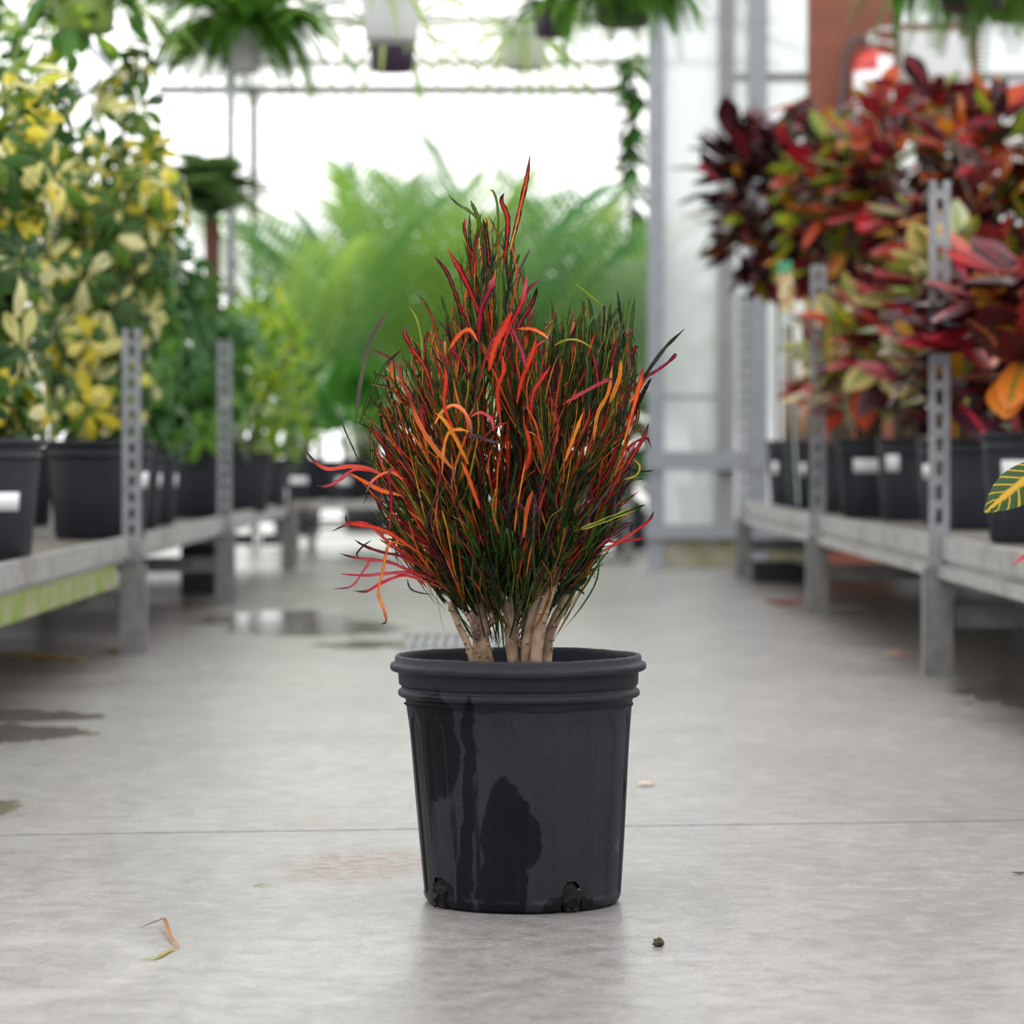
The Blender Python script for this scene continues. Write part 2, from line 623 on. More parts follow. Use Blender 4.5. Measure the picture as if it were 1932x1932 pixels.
M['fern_dark'] = leaf_mat('dark_fern_frond', [(0.08, 0.15, 0.045), (0.11, 0.20, 0.055), (0.06, 0.12, 0.04)], None, 0.35, 0.5)  # deeper green fern fronds
M['spider'] = leaf_mat('strap_leaf', [(0.25, 0.42, 0.06), (0.16, 0.32, 0.05), (0.34, 0.48, 0.12)], [(0.55, 0.62, 0.28)], 0.5, 0.4, midw=0.35)
M['cr_dark'] = leaf_mat('purple_black_croton_leaf', [(0.030, 0.010, 0.016), (0.022, 0.009, 0.012), (0.04, 0.010, 0.016), (0.035, 0.018, 0.028), (0.09, 0.010, 0.016), (0.022, 0.028, 0.012)],
                        [(0.16, 0.012, 0.02), (0.34, 0.02, 0.04), (0.06, 0.014, 0.02), (0.10, 0.02, 0.03)], 0.15, 0.3, midw=0.13, side=0.12, spec=0.2)
M['cr_red'] = leaf_mat('scarlet_croton_leaf', [(0.46, 0.014, 0.020), (0.30, 0.012, 0.026), (0.45, 0.05, 0.04), (0.06, 0.010, 0.016), (0.16, 0.012, 0.014), (0.46, 0.09, 0.09), (0.035, 0.012, 0.018)],
                       [(0.55, 0.03, 0.06), (0.04, 0.008, 0.014), (0.60, 0.16, 0.03), (0.42, 0.015, 0.04)], 0.3, 0.4, midw=0.13, side=0.45, spec=0.15)
M['cr_green'] = leaf_mat('green_gold_croton_leaf', [(0.05, 0.13, 0.02), (0.09, 0.20, 0.03), (0.13, 0.26, 0.02), (0.03, 0.08, 0.02)],
                         [(0.62, 0.50, 0.03), (0.45, 0.45, 0.04), (0.68, 0.40, 0.03)], 0.35, 0.3, midw=0.16, side=0.75)
M['cr_orange'] = leaf_mat('orange_croton_leaf', [(0.62, 0.17, 0.02), (0.55, 0.07, 0.02), (0.66, 0.32, 0.03), (0.10, 0.05, 0.015), (0.50, 0.10, 0.03)],
                          [(0.70, 0.42, 0.03), (0.5, 0.05, 0.02), (0.12, 0.14, 0.02)], 0.32, 0.33, midw=0.15, side=0.6)
M['cr_cream'] = leaf_mat('cream_croton_leaf', [(0.62, 0.58, 0.30), (0.55, 0.56, 0.36), (0.66, 0.52, 0.20), (0.45, 0.48, 0.32)],
                         [(0.10, 0.22, 0.06), (0.62, 0.30, 0.28), (0.16, 0.28, 0.08)], 0.35, 0.33, midw=0.2, side=0.7)
M['white_plastic'] = simple('white_pot_plastic', (0.66, 0.68, 0.70), 0.4, 0, 0.08)
M['green_white'] = simple('pale_green_pot_plastic', (0.58, 0.66, 0.52), 0.4, 0, 0.1)
M['lime_pot'] = simple('lime_pot_plastic', (0.34, 0.48, 0.12), 0.4, 0, 0.15)
M['purple_pot'] = simple('dark_purple_pot_plastic', (0.045, 0.022, 0.055), 0.4, 0, 0.2)
M['wire'] = simple('hanger_wire', (0.30, 0.32, 0.34), 0.4, 0.5)
M['black'] = simple('black_plastic', (0.014, 0.014, 0.018), 0.45)
M['red_paint'] = simple('extinguisher_red', (0.55, 0.05, 0.04), 0.3, 0, 0.1)
M['chrome'] = simple('dull_silver_metal', (0.55, 0.55, 0.54), 0.35, 0.6)
M['rubber'] = simple('grey_rubber_hose', (0.06, 0.06, 0.065), 0.5)
M['box_grey'] = simple('beige_metal_box', (0.55, 0.53, 0.49), 0.5, 0, 0.08)
M['tagwhite'] = simple('pale_plastic_tag', (0.62, 0.74, 0.74), 0.35, 0, 0.08)
M['bamboo'] = simple('orange_bamboo_stake', (0.50, 0.24, 0.09), 0.6, 0, 0.2)
M['bag'] = MT('crumpled_white_film').m
M['bag'].node_tree.nodes['Principled BSDF'].inputs['Base Color'].default_value = (0.8, 0.8, 0.82, 1)


# ------------------------------------------------------------------ the greenhouse
XW, YF, YB, YP = 5.0, -9.0, 23.0, 10.5      # half width, wall behind the camera, far gable wall, partition
EAVE, RIDGE = 3.0, 4.8

floor = link('floor', None)
tag(floor, 'wet grey concrete greenhouse floor with a sawn joint', None, None, 'structure')
jl, jr = GP(0, 1577), GP(1932, 1549)
sl = (jr.y - jl.y) / (jr.x - jl.x)
jy = lambda x: jl.y + sl * (x - jl.x)
gap = 0.0042


def slab(poly):
    g = G()
    n = len(poly)
    g.v = [(x, y, 0.0) for x, y in poly] + [(x, y, -0.06) for x, y in poly]
    g.f = [tuple(range(n)), tuple(range(2 * n - 1, n - 1, -1))]
    for i in range(n):
        j = (i + 1) % n
        g.f.append((i, n + i, n + j, j))
    return link('concrete_slab', g.mesh('concrete_slab', M['concrete']), floor)


xs = [-XW + i * 0.5 for i in range(21)]
jw = [mnoise.noise(Vector((x * 3.0, 0.3, 0))) * 0.004 for x in xs]
slab([(-XW, YF), (XW, YF)] + [(x, jy(x) + w - gap) for x, w in reversed(list(zip(xs, jw)))])
slab([(x, jy(x) + w + gap) for x, w in zip(xs, jw)] + [(XW, 13.52), (-XW, 13.52)])
link('brightened_slab', G().span((-XW, 13.53, -0.06), (XW, YB, 0.0)).mesh('brightened_slab', simple('brightened_concrete', (0.62, 0.61, 0.60), 0.6)), floor)  # floor past the opening, pale colour stands in for the strong light there
link('joint_filler', G().span((-XW, jy(-XW) - 0.02, -0.05), (XW, jy(XW) + 0.02, -0.012)).mesh('joint_filler', M['joint']), floor)

gnd = link('ground', G().span((-60, -60, -0.12), (60, 90, -0.07)).mesh('ground', M['ground']))
tag(gnd, 'pale gravel ground outside the greenhouse', None, None, 'structure')


def pane(x0, x1, y, z0, z1, mat, parent, th=0.008):
    return link('pane', G().span((x0, y - th / 2, z0), (x1, y + th / 2, z1)).mesh('pane', mat), parent)


def bar(name, a, b, mat, parent):
    return link(name, G().span(a, b).mesh(name, mat), parent)


# partition across the house to the right of the opening
wp = link('wall_back', None)
tag(wp, 'frosted plastic partition wall with grey steel frame behind the crotons', None, None, 'structure')
dP = YP + 3.5
xc = [XA(p, dP) for p in (1222, 1252, 1356, 1384, 1411, 1445)]
zt = 3.2
bar('column', (xc[0], YP - 0.05, 0), (xc[1], YP + 0.05, zt), M['frame'], wp)
bar('mullion', (xc[2], YP - 0.02, 0.12), (xc[3], YP + 0.05, zt), M['frame_grime'], wp)
bar('column', (xc[4], YP - 0.06, 0), (xc[5], YP + 0.04, zt), M['frame'], wp)
zg = [ZA(p, dP) for p in (1070, 1016, 990, 886, 852)]
xr = XW
bar('kerb', (xc[1], YP - 0.03, 0), (xr, YP + 0.06, zg[1]), M['kerb'], wp)
bar('girt', (xc[0] - 0.01, YP - 0.07, zg[1]), (xr, YP + 0.02, zg[2]), M['frame'], wp)
bar('girt', (xc[0] - 0.01, YP - 0.07, zg[3]), (xr, YP + 0.02, zg[4]), M['frame'], wp)
bar('girt', (xc[2], YP - 0.02, ZA(152, dP)), (xr, YP + 0.02, ZA(138, dP)), M['frame_grime'], wp)
bar('girt', (xc[1], YP - 0.02, ZA(752, dP)), (xc[2], YP + 0.015, ZA(746, dP)), M['frame'], wp)
for a, b in ((xc[1], xc[2]), (xc[3], xc[4]), (xc[5], 2.0), (2.0, 3.4), (3.4, XW)):
    pane(a, b, YP + 0.01, zg[2], zg[3], M['frost'], wp)
    pane(a, b, YP + 0.01, zg[4], zt, M['frost'], wp)
for x in (2.0, 3.4):
    bar('mullion', (x - 0.03, YP - 0.02, 0.12), (x + 0.03, YP + 0.05, zt), M['frame_grime'], wp)
bar('girt', (xc[0], YP - 0.05, zt), (xr, YP + 0.05, zt + 0.08), M['frame'], wp)

# frame of the wide opening further back
dD = 17.0
yD = dD - 3.5
t1 = link('trim_1', None)
tag(t1, 'thin grey frame of the wide bright opening behind the palms', None, None, 'structure')
zh = ZA(178, dD), ZA(162, dD)
bar('header', (XA(300, dD), yD - 0.03, zh[0]), (XA(1206, dD), yD + 0.03, zh[1]), M['galv_dirty'], t1)
bar('jamb', (XA(472, dD), yD - 0.02, 0), (XA(488, dD), yD + 0.02, zh[0]), M['galv_dirty'], t1)
bar('jamb', (XA(1185, dD), yD - 0.02, 0), (XA(1198, dD), yD + 0.02, zh[0]), M['galv_dirty'], t1)

# far gable wall
wf = link('wall_far', None)
tag(wf, 'clear plastic gable wall at the far end of the greenhouse', None, None, 'structure')
nb = 8
for i in range(nb):
    x0, x1 = -XW + i * 10 / nb, -XW + (i + 1) * 10 / nb
    zr = lambda x: EAVE + (RIDGE - EAVE) * (1 - abs(x) / XW)
    g = G()
    th = 0.004
    g.v = [(x0, YB - th, 0.0), (x1, YB - th, 0.0), (x1, YB - th, zr(x1)), (x0, YB - th, zr(x0)), (x0, YB + th, 0.0), (x1, YB + th, 0.0), (x1, YB + th, zr(x1)), (x0, YB + th, zr(x0))]
    g.f = [(0, 1, 2, 3), (7, 6, 5, 4), (0, 4, 5, 1), (1, 5, 6, 2), (2, 6, 7, 3), (3, 7, 4, 0)]
    link('pane', g.mesh('pane', M['clear']), wf)
    bar('mullion', (x0 - 0.02, YB - 0.05, 0), (x0 + 0.02, YB - 0.01, zr(x0)), M['white_frame'], wf)
dF = YB + 3.5
for py in (40, 120):
    z = ZA(py, dF)
    bar('girt', (-2.3, YB - 0.06, z - 0.03), (2.3, YB - 0.02, z + 0.03), M['galv_dirty'], wf)

# side walls, wall behind the camera and the roof
for nm, sx, words in (('wall_left', -1, 'left'), ('wall_right', 1, 'right')):
    w = link(nm, None)
    tag(w, 'plastic glazed side wall along the %s side of the greenhouse' % words, None, None, 'structure')
    ys = [YF + i * (YB - YF) / 8 for i in range(9)]
    for a, b in zip(ys, ys[1:]):
        link('pane', G().span((sx * XW - 0.004, a, 0), (sx * XW + 0.004, b, EAVE)).mesh('pane', M['sidepane']), w)
    for a in ys:
        bar('column', (sx * XW - 0.05, a - 0.04, 0), (sx * XW + 0.05, a + 0.04, EAVE), M['frame'], w)
wfr = link('wall_front', G().span((-XW, YF - 0.1, 0), (XW, YF, RIDGE)).mesh('wall_front', M['dimming_wall']))  # unseen solid wall, added to hold back light from this end
tag(wfr, 'unseen cream wall added to dim the light, closing the greenhouse', None, None, 'structure')
rf = link('ceiling', None)
tag(rf, 'translucent plastic greenhouse roof on steel purlins', None, None, 'structure')
for sx in (-1, 1):
    for a, b in zip(ys, ys[1:]):
        g = G()
        g.v = [(sx * XW, a, EAVE), (0, a, RIDGE), (0, b, RIDGE), (sx * XW, b, EAVE), (sx * XW, a, EAVE + 0.01), (0, a, RIDGE + 0.01), (0, b, RIDGE + 0.01), (sx * XW, b, EAVE + 0.01)]
        g.f = [(0, 1, 2, 3), (7, 6, 5, 4), (0, 4, 5, 1), (2, 6, 7, 3)]
        link('pane', g.mesh('pane', M['roofpane']), rf)
    for k in range(4):
        x = sx * XW * (k + 0.5) / 4
        z = EAVE + (RIDGE - EAVE) * (1 - abs(x) / XW) - 0.05
        bar('purlin', (x - 0.03, YF, z - 0.05), (x + 0.03, YB, z), M['frame'], rf)
    for a in ys:
        g = G().tube([(sx * XW, a, EAVE - 0.06), (0, a, RIDGE - 0.06)], 0.035, 6)
        link('rafter', g.mesh('rafter', M['frame']), rf)
# pipes that carry the hanging baskets
t2 = link('trim_2', None)
tag(t2, 'steel pipes overhead that carry the hanging baskets', None, None, 'structure')
HANG = 2.75
for y in (4.6, 5.6, 6.4, 7.6, 8.6):
    link('pipe', G().tube([(-XW, y, HANG), (XW, y, HANG)], 0.02, 8).mesh('pipe', M['galv']), t2)

# ------------------------------------------------------------------ leaf templates (grow along +Y, face +Z)
def blade(L, W, droop=0.25, fold=-0.3, n=8, peak=0.5, mat=None, wave=0.0, name='leaf', stalk=0.0, rng=R, across=2):
    lv = Leaves()
    pts, wid = [], []
    ph = rng.uniform(0, 6)
    for i in range(n):
        t = i / (n - 1)
        pts.append(Vector((math.sin(ph + t * 3) * wave * L * 0.1, L * (t - droop * 0.25 * t * t) + stalk, -droop * L * t * t + math.sin(ph + t * 7) * wave * L * 0.03)))
        tt = t ** (math.log(0.5) / math.log(peak))
        wid.append(W * max(math.sin(PI * min(max(tt, 0.03), 0.985)) ** 0.8, 0.04))
    if stalk:
        pts.insert(0, Vector((0, 0, 0)))
        wid.insert(0, W * 0.05)
        wid[1] = W * 0.06
    lv.ribbon(pts, wid, Vector((0, 0, 1)), fold, across=across)
    return lv.mesh(name, mat)


def umbrella(mat, k=7, L=0.074, W=0.033, droop=0.5, rng=R):
    """Compound leaf: a stalk with leaflets spread like an umbrella."""
    lv = Leaves()
    st = 0.10
    top = Vector((0, st, 0))
    lv.ribbon([Vector((0, 0, 0)), Vector((0, st * 0.5, 0.008)), top], [0.004, 0.003, 0.003], Vector((0, 0, 1)), 0)
    for i in range(k):
        a = 2 * PI * (i + rng.uniform(-0.2, 0.2)) / k
        d = Vector((math.cos(a), 0.25, math.sin(a))).normalized()
        l = L * rng.uniform(0.75, 1.1)
        side = Vector((0, 1, 0))
        lv.idx = i + 1
        pts, wid = [], []
        for j in range(6):
            t = j / 5
            pts.append(top + d * (0.012 + l * t) - Vector((0, 1, 0)) * (droop * l * t * t))
            wid.append(W * max(math.sin(PI * min(0.03 + t ** 1.5 * 0.93, 0.99)) ** 0.75, 0.07))
        lv.ribbon(pts, wid, side, -0.25)
    return lv.mesh('leaf', mat)


def frond(mat, n=26, arch=0.45, wl=0.30, w=0.022, dro=0.2, rng=R, fwd=0.8):
    lv = Leaves()
    def at(t):
        return Vector((0, t - 0.12 * t * t, -arch * t * t))
    lv.ribbon([at(i / 8) for i in range(9)], [0.014 * (1 - 0.85 * i / 8) for i in range(9)], Vector((0, 0, 1)), 0.2)
    for i in range(n):
        t = 0.16 + 0.84 * i / n
        l = wl * (math.sin(PI * (0.12 + 0.82 * t)) ** 0.7) * rng.uniform(0.85, 1.1)
        p = at(t)
        for sx in (-1, 1):
            d = Vector((sx, fwd + 0.5 * t, 0.18)).normalized()
            pts = [p + d * (l * q) + Vector((0, 0, -dro * l * q * q)) for q in (0, 0.5, 1)]
            lv.ribbon(pts, [w * 0.5, w, w * 0.1], Vector((0, 0, 1)), 0, across=1)
    return lv.mesh('frond', mat)


LF = {}
for k in ('cr_dark', 'cr_red', 'cr_green', 'cr_orange', 'cr_cream'):
    LF[k] = [blade(0.15, 0.072, 0.25, -0.3, 9, 0.62, M[k], 0.5, stalk=0.012), blade(0.13, 0.066, 0.1, -0.2, 9, 0.63, M[k], 0.8, stalk=0.012),
             blade(0.165, 0.060, 0.45, -0.3, 9, 0.6, M[k], 0.4, stalk=0.012)]
LF['scheff'] = [umbrella(M['scheff'], kk, rng=R, droop=dd) for kk, dd in ((7, 0.45), (8, 0.7), (6, 0.3), (7, 0.9))]
LF['scheff_young'] = [umbrella(M['scheff_young'], kk, 0.066, 0.031, droop=dd) for kk, dd in ((7, 0.4), (6, 0.7))]
LF['scheff_green'] = [umbrella(M['scheff_green'], kk, 0.072, 0.031, droop=dd) for kk, dd in ((7, 0.45), (8, 0.7), (6, 0.3))]
LF['lime'] = [blade(0.085, 0.036, 0.3, -0.3, 6, 0.45, M['lime'], 0.4), blade(0.07, 0.03, 0.1, -0.2, 6, 0.45, M['lime'], 0.4)]
LF['ficus'] = [blade(0.10, 0.042, 0.35, -0.25, 6, 0.48, M['ficus'], 0.3), blade(0.085, 0.036, 0.15, -0.25, 6, 0.48, M['ficus'], 0.3)]
LF['bigleaf'] = [blade(0.34, 0.17, 0.45, -0.2, 9, 0.45, M['bigleaf'], 0.3, stalk=0.15), blade(0.30, 0.14, 0.25, -0.3, 9, 0.45, M['bigleaf'], 0.4, stalk=0.18)]
LF['palm'] = [frond(M['palm'], 24, a, 0.30, 0.011, d, fwd=0.6) for a, d in ((0.35, 0.3), (0.55, 0.5), (0.2, 0.2))]
LF['palm_lime'] = [frond(M['palm_lime'], 22, a, 0.28, 0.013, d, fwd=0.6) for a, d in ((0.3, 0.3), (0.5, 0.4))]
LF['fern'] = [frond(M['fern'], 40, a, 0.14, 0.020, 0.2, fwd=0.2) for a in (0.35, 0.6, 0.2)]
LF['fern_dark'] = [frond(M['fern_dark'], 34, a, 0.17, 0.022, 0.4, fwd=0.25) for a in (0.55, 0.9, 0.4)]
def hang_frond(mat, n=40, wl=0.15, w=0.020, drop=0.9, rise=0.3):
    lv = Leaves()
    at = lambda t: Vector((0, t - 0.38 * t * t, rise * t - drop * t * t))
    lv.ribbon([at(i / 8) for i in range(9)], [0.012 * (1 - 0.85 * i / 8) for i in range(9)], Vector((0, 0, 1)), 0.2)
    for i in range(n):
        t = 0.1 + 0.9 * i / n
        l = wl * (math.sin(PI * (0.15 + 0.80 * t)) ** 0.6)
        f = (at(t + 0.02) - at(t)).normalized()
        for sx in (-1, 1):
            d = Vector((sx, 0, 0)) + f * 0.3
            lv.ribbon([at(t), at(t) + d * l * 0.5, at(t) + d * l + Vector((0, 0, -0.2 * l))], [w * 0.5, w, w * 0.15], Vector((0, 0.4, 1)), 0, across=1)
    return lv.mesh('frond', mat)


LF['fern_hang'] = [hang_frond(M['fern'], drop=d, rise=q) for d, q in ((0.85, 0.4), (1.1, 0.35), (0.6, 0.3))]
LF['fern_mop'] = [hang_frond(M['fern_dark'], 34, 0.2, 0.02, d, q) for d, q in ((0.9, 0.7), (1.1, 0.5), (0.6, 0.6))]
LF['spider'] = [blade(0.42, 0.022, 0.75, -0.4, 9, 0.4, M['spider'], 0.4), blade(0.36, 0.02, 1.0, -0.4, 9, 0.4, M['spider'], 0.4)]

# ------------------------------------------------------------------ pots
POTM = {}


def pot_parts(r, h, mat):
    key = (round(r, 3), round(h, 3), mat.name)
    if key not in POTM:
        b = r * 0.80
        prof = [(b * 0.55, 0.006), (b * 0.9, 0.0), (b, 0.008), (b + (r * 0.93 - b) * 0.55, h * 0.5), (r * 0.925, h * 0.80), (r * 0.925, h * 0.84), (r * 0.965, h * 0.845), (r * 0.965, h * 0.865),
                (r * 0.945, h * 0.87), (r * 0.955, h * 0.945), (r, h * 0.95), (r, h * 0.98), (r * 0.985, h), (r * 0.95, h), (r * 0.93, h * 0.97), (r * 0.90, h * 0.8)]

        def fn(rr, w, z, j):
            k = 1.0
            if 2 <= j <= 4:
                k = 1 - 0.010 * max(0.0, math.cos(20 * w)) ** 0.5
            return (rr * k * math.cos(w), rr * k * math.sin(w), z)
        g = G().lathe(prof, 80, fn=fn)
        g.f.append(tuple(range(79, -1, -1)))
        sg = G().lathe([(r * 0.905, h * 0.84), (r * 0.5, h * 0.855), (0.004, h * 0.86)], 24)
        sg.f.append(tuple(48 + k for k in range(24)))
        POTM[key] = (g.mesh('pot', mat, True), sg.mesh('soil', M['soil'], True))
    return POTM[key]


def sticker(parent, r, h, ang, span, z0, z1):
    """Paper label bent around a pot; ang 0 faces the camera."""
    g = G()
    b = r * 0.80
    n = 8
    for z in (z0, z1):
        rr = b + (r * 0.925 - b) * min(z / (h * 0.8), 1) + 0.0015
        for i in range(n + 1):
            w = -PI / 2 + ang + span * (i / n - 0.5)
            g.v.append((rr * math.cos(w), rr * math.sin(w), z))
    for i in range(n):
        g.f.append((i, i + 1, n + 2 + i, n + 1 + i))
    me = g.mesh('price_label', M['label'], True)
    o = link('price_label', me, parent)
    sm = o.modifiers.new('thickness', 'SOLIDIFY')
    sm.thickness = 0.0006
    sm.offset = 1
    return tag(o, 'white paper price label')


def potted(name, label, cat, x, y, z, r=0.12, h=0.23, mat=None, group=None, lab=None, kind=None):
    t = thing(name, label, cat, (x, y, z), group, kind)
    pm, sm = pot_parts(r, h, mat or M['pot'])
    po = link('pot', pm, t)
    po.rotation_euler.z = R.uniform(0, 0.3)
    link('soil', sm, t)
    if lab:
        so = sticker(po, r, h, lab[0], lab[1], h * lab[2], h * lab[3])
        so.rotation_euler.z = -po.rotation_euler.z
    return t


def stem_mesh(paths, mat, r0=0.012, r1=0.005, n=6):
    g = G()
    for p in paths:
        m = len(p)
        g.tube(p, [r0 + (r1 - r0) * i / (m - 1) for i in range(m)], n)
    return g.mesh('stem', mat, True)


def pick(r, weights):
    tot = sum(weights.values())
    q = r.uniform(0, tot)
    for k, w in weights.items():
        q -= w
        if q <= 0:
            return k
    return k


def bush(t, h, c, rad, n, weights, seed, sc=(0.8, 1.15), up=0.35, stems=5, smat='bark_dark', inner=0.3, r0=0.011, trunk=None, sag=0.0):
    """Leafy crown: branches from the soil to the crown, leaves on their outer ends. c, rad in pot coordinates."""
    r = random.Random(seed)
    c, rad = Vector(c), Vector(rad)
    paths = []
    tips = []
    for i in range(stems):
        a = 2 * PI * (i + r.random() * 0.6) / stems
        e = c + Vector((math.cos(a) * rad.x * 0.6, math.sin(a) * rad.y * 0.6, r.uniform(-0.3, 0.75) * rad.z))
        b = Vector((math.cos(a) * 0.03, math.sin(a) * 0.03, h * 0.84))
        if trunk:
            m = Vector((c.x * 0.5 + math.cos(a) * 0.02, c.y * 0.5 + math.sin(a) * 0.02, c.z - rad.z * 1.0))
        else:
            m = Vector((b.x * 1.5 + c.x * 0.3, b.y * 1.5 + c.y * 0.3, (b.z + c.z) / 2))
        p = catmull([b, m, e], 8)
        paths.append(p)
        tips += p[3:]
    link('stem', stem_mesh(paths, M[smat], r0, 0.004), t)
    for i in range(n):
        while True:
            q = rv(r)
            if inner < q.length < 1:
                break
        base = c + Vector((q.x * rad.x, q.y * rad.y, q.z * rad.z))
        d = Vector((q.x, q.y, q.z * 0.7 + up)) + rv(r, 0.6)
        d.z -= sag
        k = pick(r, weights)
        me = r.choice(LF[k])
        L = 0.12
        s = r.uniform(*sc)
        put('leaf', me, t, base - d.normalized() * (L * s * 0.7), d, Vector((0, 0, 1)) + rv(r, 0.5), s)


def umbrella_plant(t, h, top, rad, n, seed, kinds, stems=4, lean=(0, 0), ks=1.0):
    r = random.Random(seed)
    paths = []
    for i in range(stems):
        a = 2 * PI * (i + r.random() * 0.7) / stems
        e = Vector((math.cos(a) * rad * 0.55 + lean[0], math.sin(a) * rad * 0.55 + lean[1], top * r.uniform(0.72, 1.0)))
        b = Vector((math.cos(a) * 0.03, math.sin(a) * 0.03, h * 0.84))
        m = Vector((b.x * 2 + lean[0] * 0.3, b.y * 2 + lean[1] * 0.3, (b.z + e.z) / 2))
        paths.append(catmull([b, m, e], 10))
    link('stem', stem_mesh(paths, M['greenstem'], 0.011, 0.004), t)
    for i in range(n):
        p = paths[i % stems]
        u = (i // stems + r.random()) / (n / stems)
        f = 0.05 + 0.95 * u
        q = f * (len(p) - 1)
        j = min(int(q), len(p) - 2)
        b = p[j].lerp(p[j + 1], q - j)
        a = i * 2.4 + r.uniform(-0.4, 0.4)
        d = Vector((math.cos(a), math.sin(a), r.uniform(-0.05, 0.5) + max(0, f - 0.85) * 4))
        k = kinds(r, f)
        s = ks * r.uniform(0.8, 1.25) * (1 if f < 0.9 else 0.8)
        put('leaf', r.choice(LF[k]), t, b, d, Vector((0, 0, 1)) + rv(r, 0.3), s)


def fronds(t, base, n, kind, seed, L=(0.7, 1.0), el=(0.4, 1.4), spread=0.04):
    r = random.Random(seed)
    for i in range(n):
        a = i * 2.4 + r.uniform(-0.3, 0.3)
        e = r.uniform(*el)
        d = Vector((math.cos(a) * math.cos(e), math.sin(a) * math.cos(e), math.sin(e)))
        b = Vector(base) + Vector((math.cos(a), math.sin(a), 0)) * spread * r.random()
        put('frond', r.choice(LF[kind]), t, b, d, Vector((0, 0, 1)) + rv(r, 0.12), r.uniform(*L))


# ------------------------------------------------------------------ benches
def slotted(w, z0, z1, sw, sh, pitch, sx):
    """Slotted angle post: plate with real slots facing down the aisle and a plain flange."""
    g = G()
    th = 0.003
    a = (w - sw) / 2
    g.span((-w / 2, -th, z0), (-w / 2 + a, 0, z1))
    g.span((w / 2 - a, -th, z0), (w / 2, 0, z1))
    z = z0
    k = 0
    while z < z1:
        e = min(z + pitch - sh, z1)
        g.span((-w / 2 + a, -th, z), (w / 2 - a, 0, e))
        z += pitch
    g.span((sx * w / 2 - (th if sx > 0 else 0), 0, z0), (sx * w / 2 + (0 if sx > 0 else th), w * 0.9, z1))
    return g


def bench(name, label, s, xe, depths, tops, dz, y0, y1, slot, pw=0.047, flange=True):
    t = thing(name, label, 'bench', (s * xe, y0, 0))
    Y = lambda y: y - y0
    for d, zt in zip(depths, tops):
        y = d - 3.5
        po = link('post', slotted(pw, 0.0, zt, slot[0], slot[1], slot[2], s).mesh('post', M['galv']), t, (s * 0.0, Y(y), 0))
        g = G()
        g.span((-0.031, -0.006, 0.0), (0.031, -0.003, dz - 0.055))
        g.span((-s * 0.031 - 0.0015, -0.006, 0.0), (-s * 0.031 + 0.0015, 0.045, dz - 0.055))
        link('leg_sleeve', g.mesh('leg_sleeve', M['galv_dirty']), po)
        g = G().span((s * 1.05 - 0.025, -0.003, 0), (s * 1.05 + 0.025, 0.045, dz - 0.02))
        link('leg', g.mesh('leg', M['galv_dirty']), t, (0, Y(y), 0))
        g = G().span((s * 0.035, 0.01, 0.105), (s * 1.03, 0.04, 0.155))
        link('cross_bar', g.mesh('cross_bar', M['galv_dirty']), t, (0, Y(y), 0))
        g = G().span((s * 0.035, 0.01, dz - 0.075), (s * 1.03, 0.04, dz - 0.03))
        link('cross_bar', g.mesh('cross_bar', M['galv_dirty']), t, (0, Y(y), 0))
    ys = [y0] + [d - 3.5 for d in depths] + [y1]
    for a, b in zip(ys, ys[1:]):
        if b - a < 0.1:
            continue
        g = G()
        g.span((s * 0.004, Y(a) + 0.05, dz - 0.036), (s * 0.030, Y(b) - 0.01, dz + 0.012))
        g.span((s * 0.016, Y(a) + 0.05, dz - 0.050), (s * 0.030, Y(b) - 0.01, dz - 0.036))
        if flange:
            g.span((s * -0.004, Y(a) + 0.05, dz - 0.078), (s * 0.030, Y(b) - 0.01, dz - 0.050))
        link('rail', g.mesh('rail', M['galv_rail']), t)
        link('rail', G().span((s * 1.03, Y(a), dz - 0.06), (s * 1.07, Y(b), dz + 0.01)).mesh('rail', M['galv_rail']), t)
    n = int((y1 - y0) / 0.9)
    for i in range(n):
        a, b = y0 + (y1 - y0) * i / n, y0 + (y1 - y0) * (i + 1) / n
        link('deck_panel', G().span((s * 0.031, Y(a) + 0.004, dz - 0.024), (s * 1.03, Y(b) - 0.004, dz)).mesh('deck_panel', M['deck']), t)
    return t


DR, DL = 0.296, 0.278
bench('growing_bench', 'galvanised bench with slotted posts under the croton pots', 1, 0.975, [4.2, 7.1, 9.82, 12.8], [1.1, ZA(340, 7.1), ZA(500, 9.82), ZA(556, 12.8)], DR, -0.6, 9.4, (0.014, 0.033, 0.053))
lb = bench('growing_bench', 'galvanised bench with slotted posts under the variegated umbrella plants', -1, 0.908, [5.0, 7.86, 10.5, 13.65], [0.8, ZA(620, 7.86), ZA(640, 10.5), ZA(955, 13.65)], DL, -0.6, 10.2, (0.014, 0.026, 0.040), flange=False)
bd = link('mossy_beam', G().span((-0.012, 0.4, 0.175), (-0.032, 4.75, 0.229)).mesh('mossy_beam', M['moss_board']), lb)
tag(bd, 'beam under the bench covered with green moss')

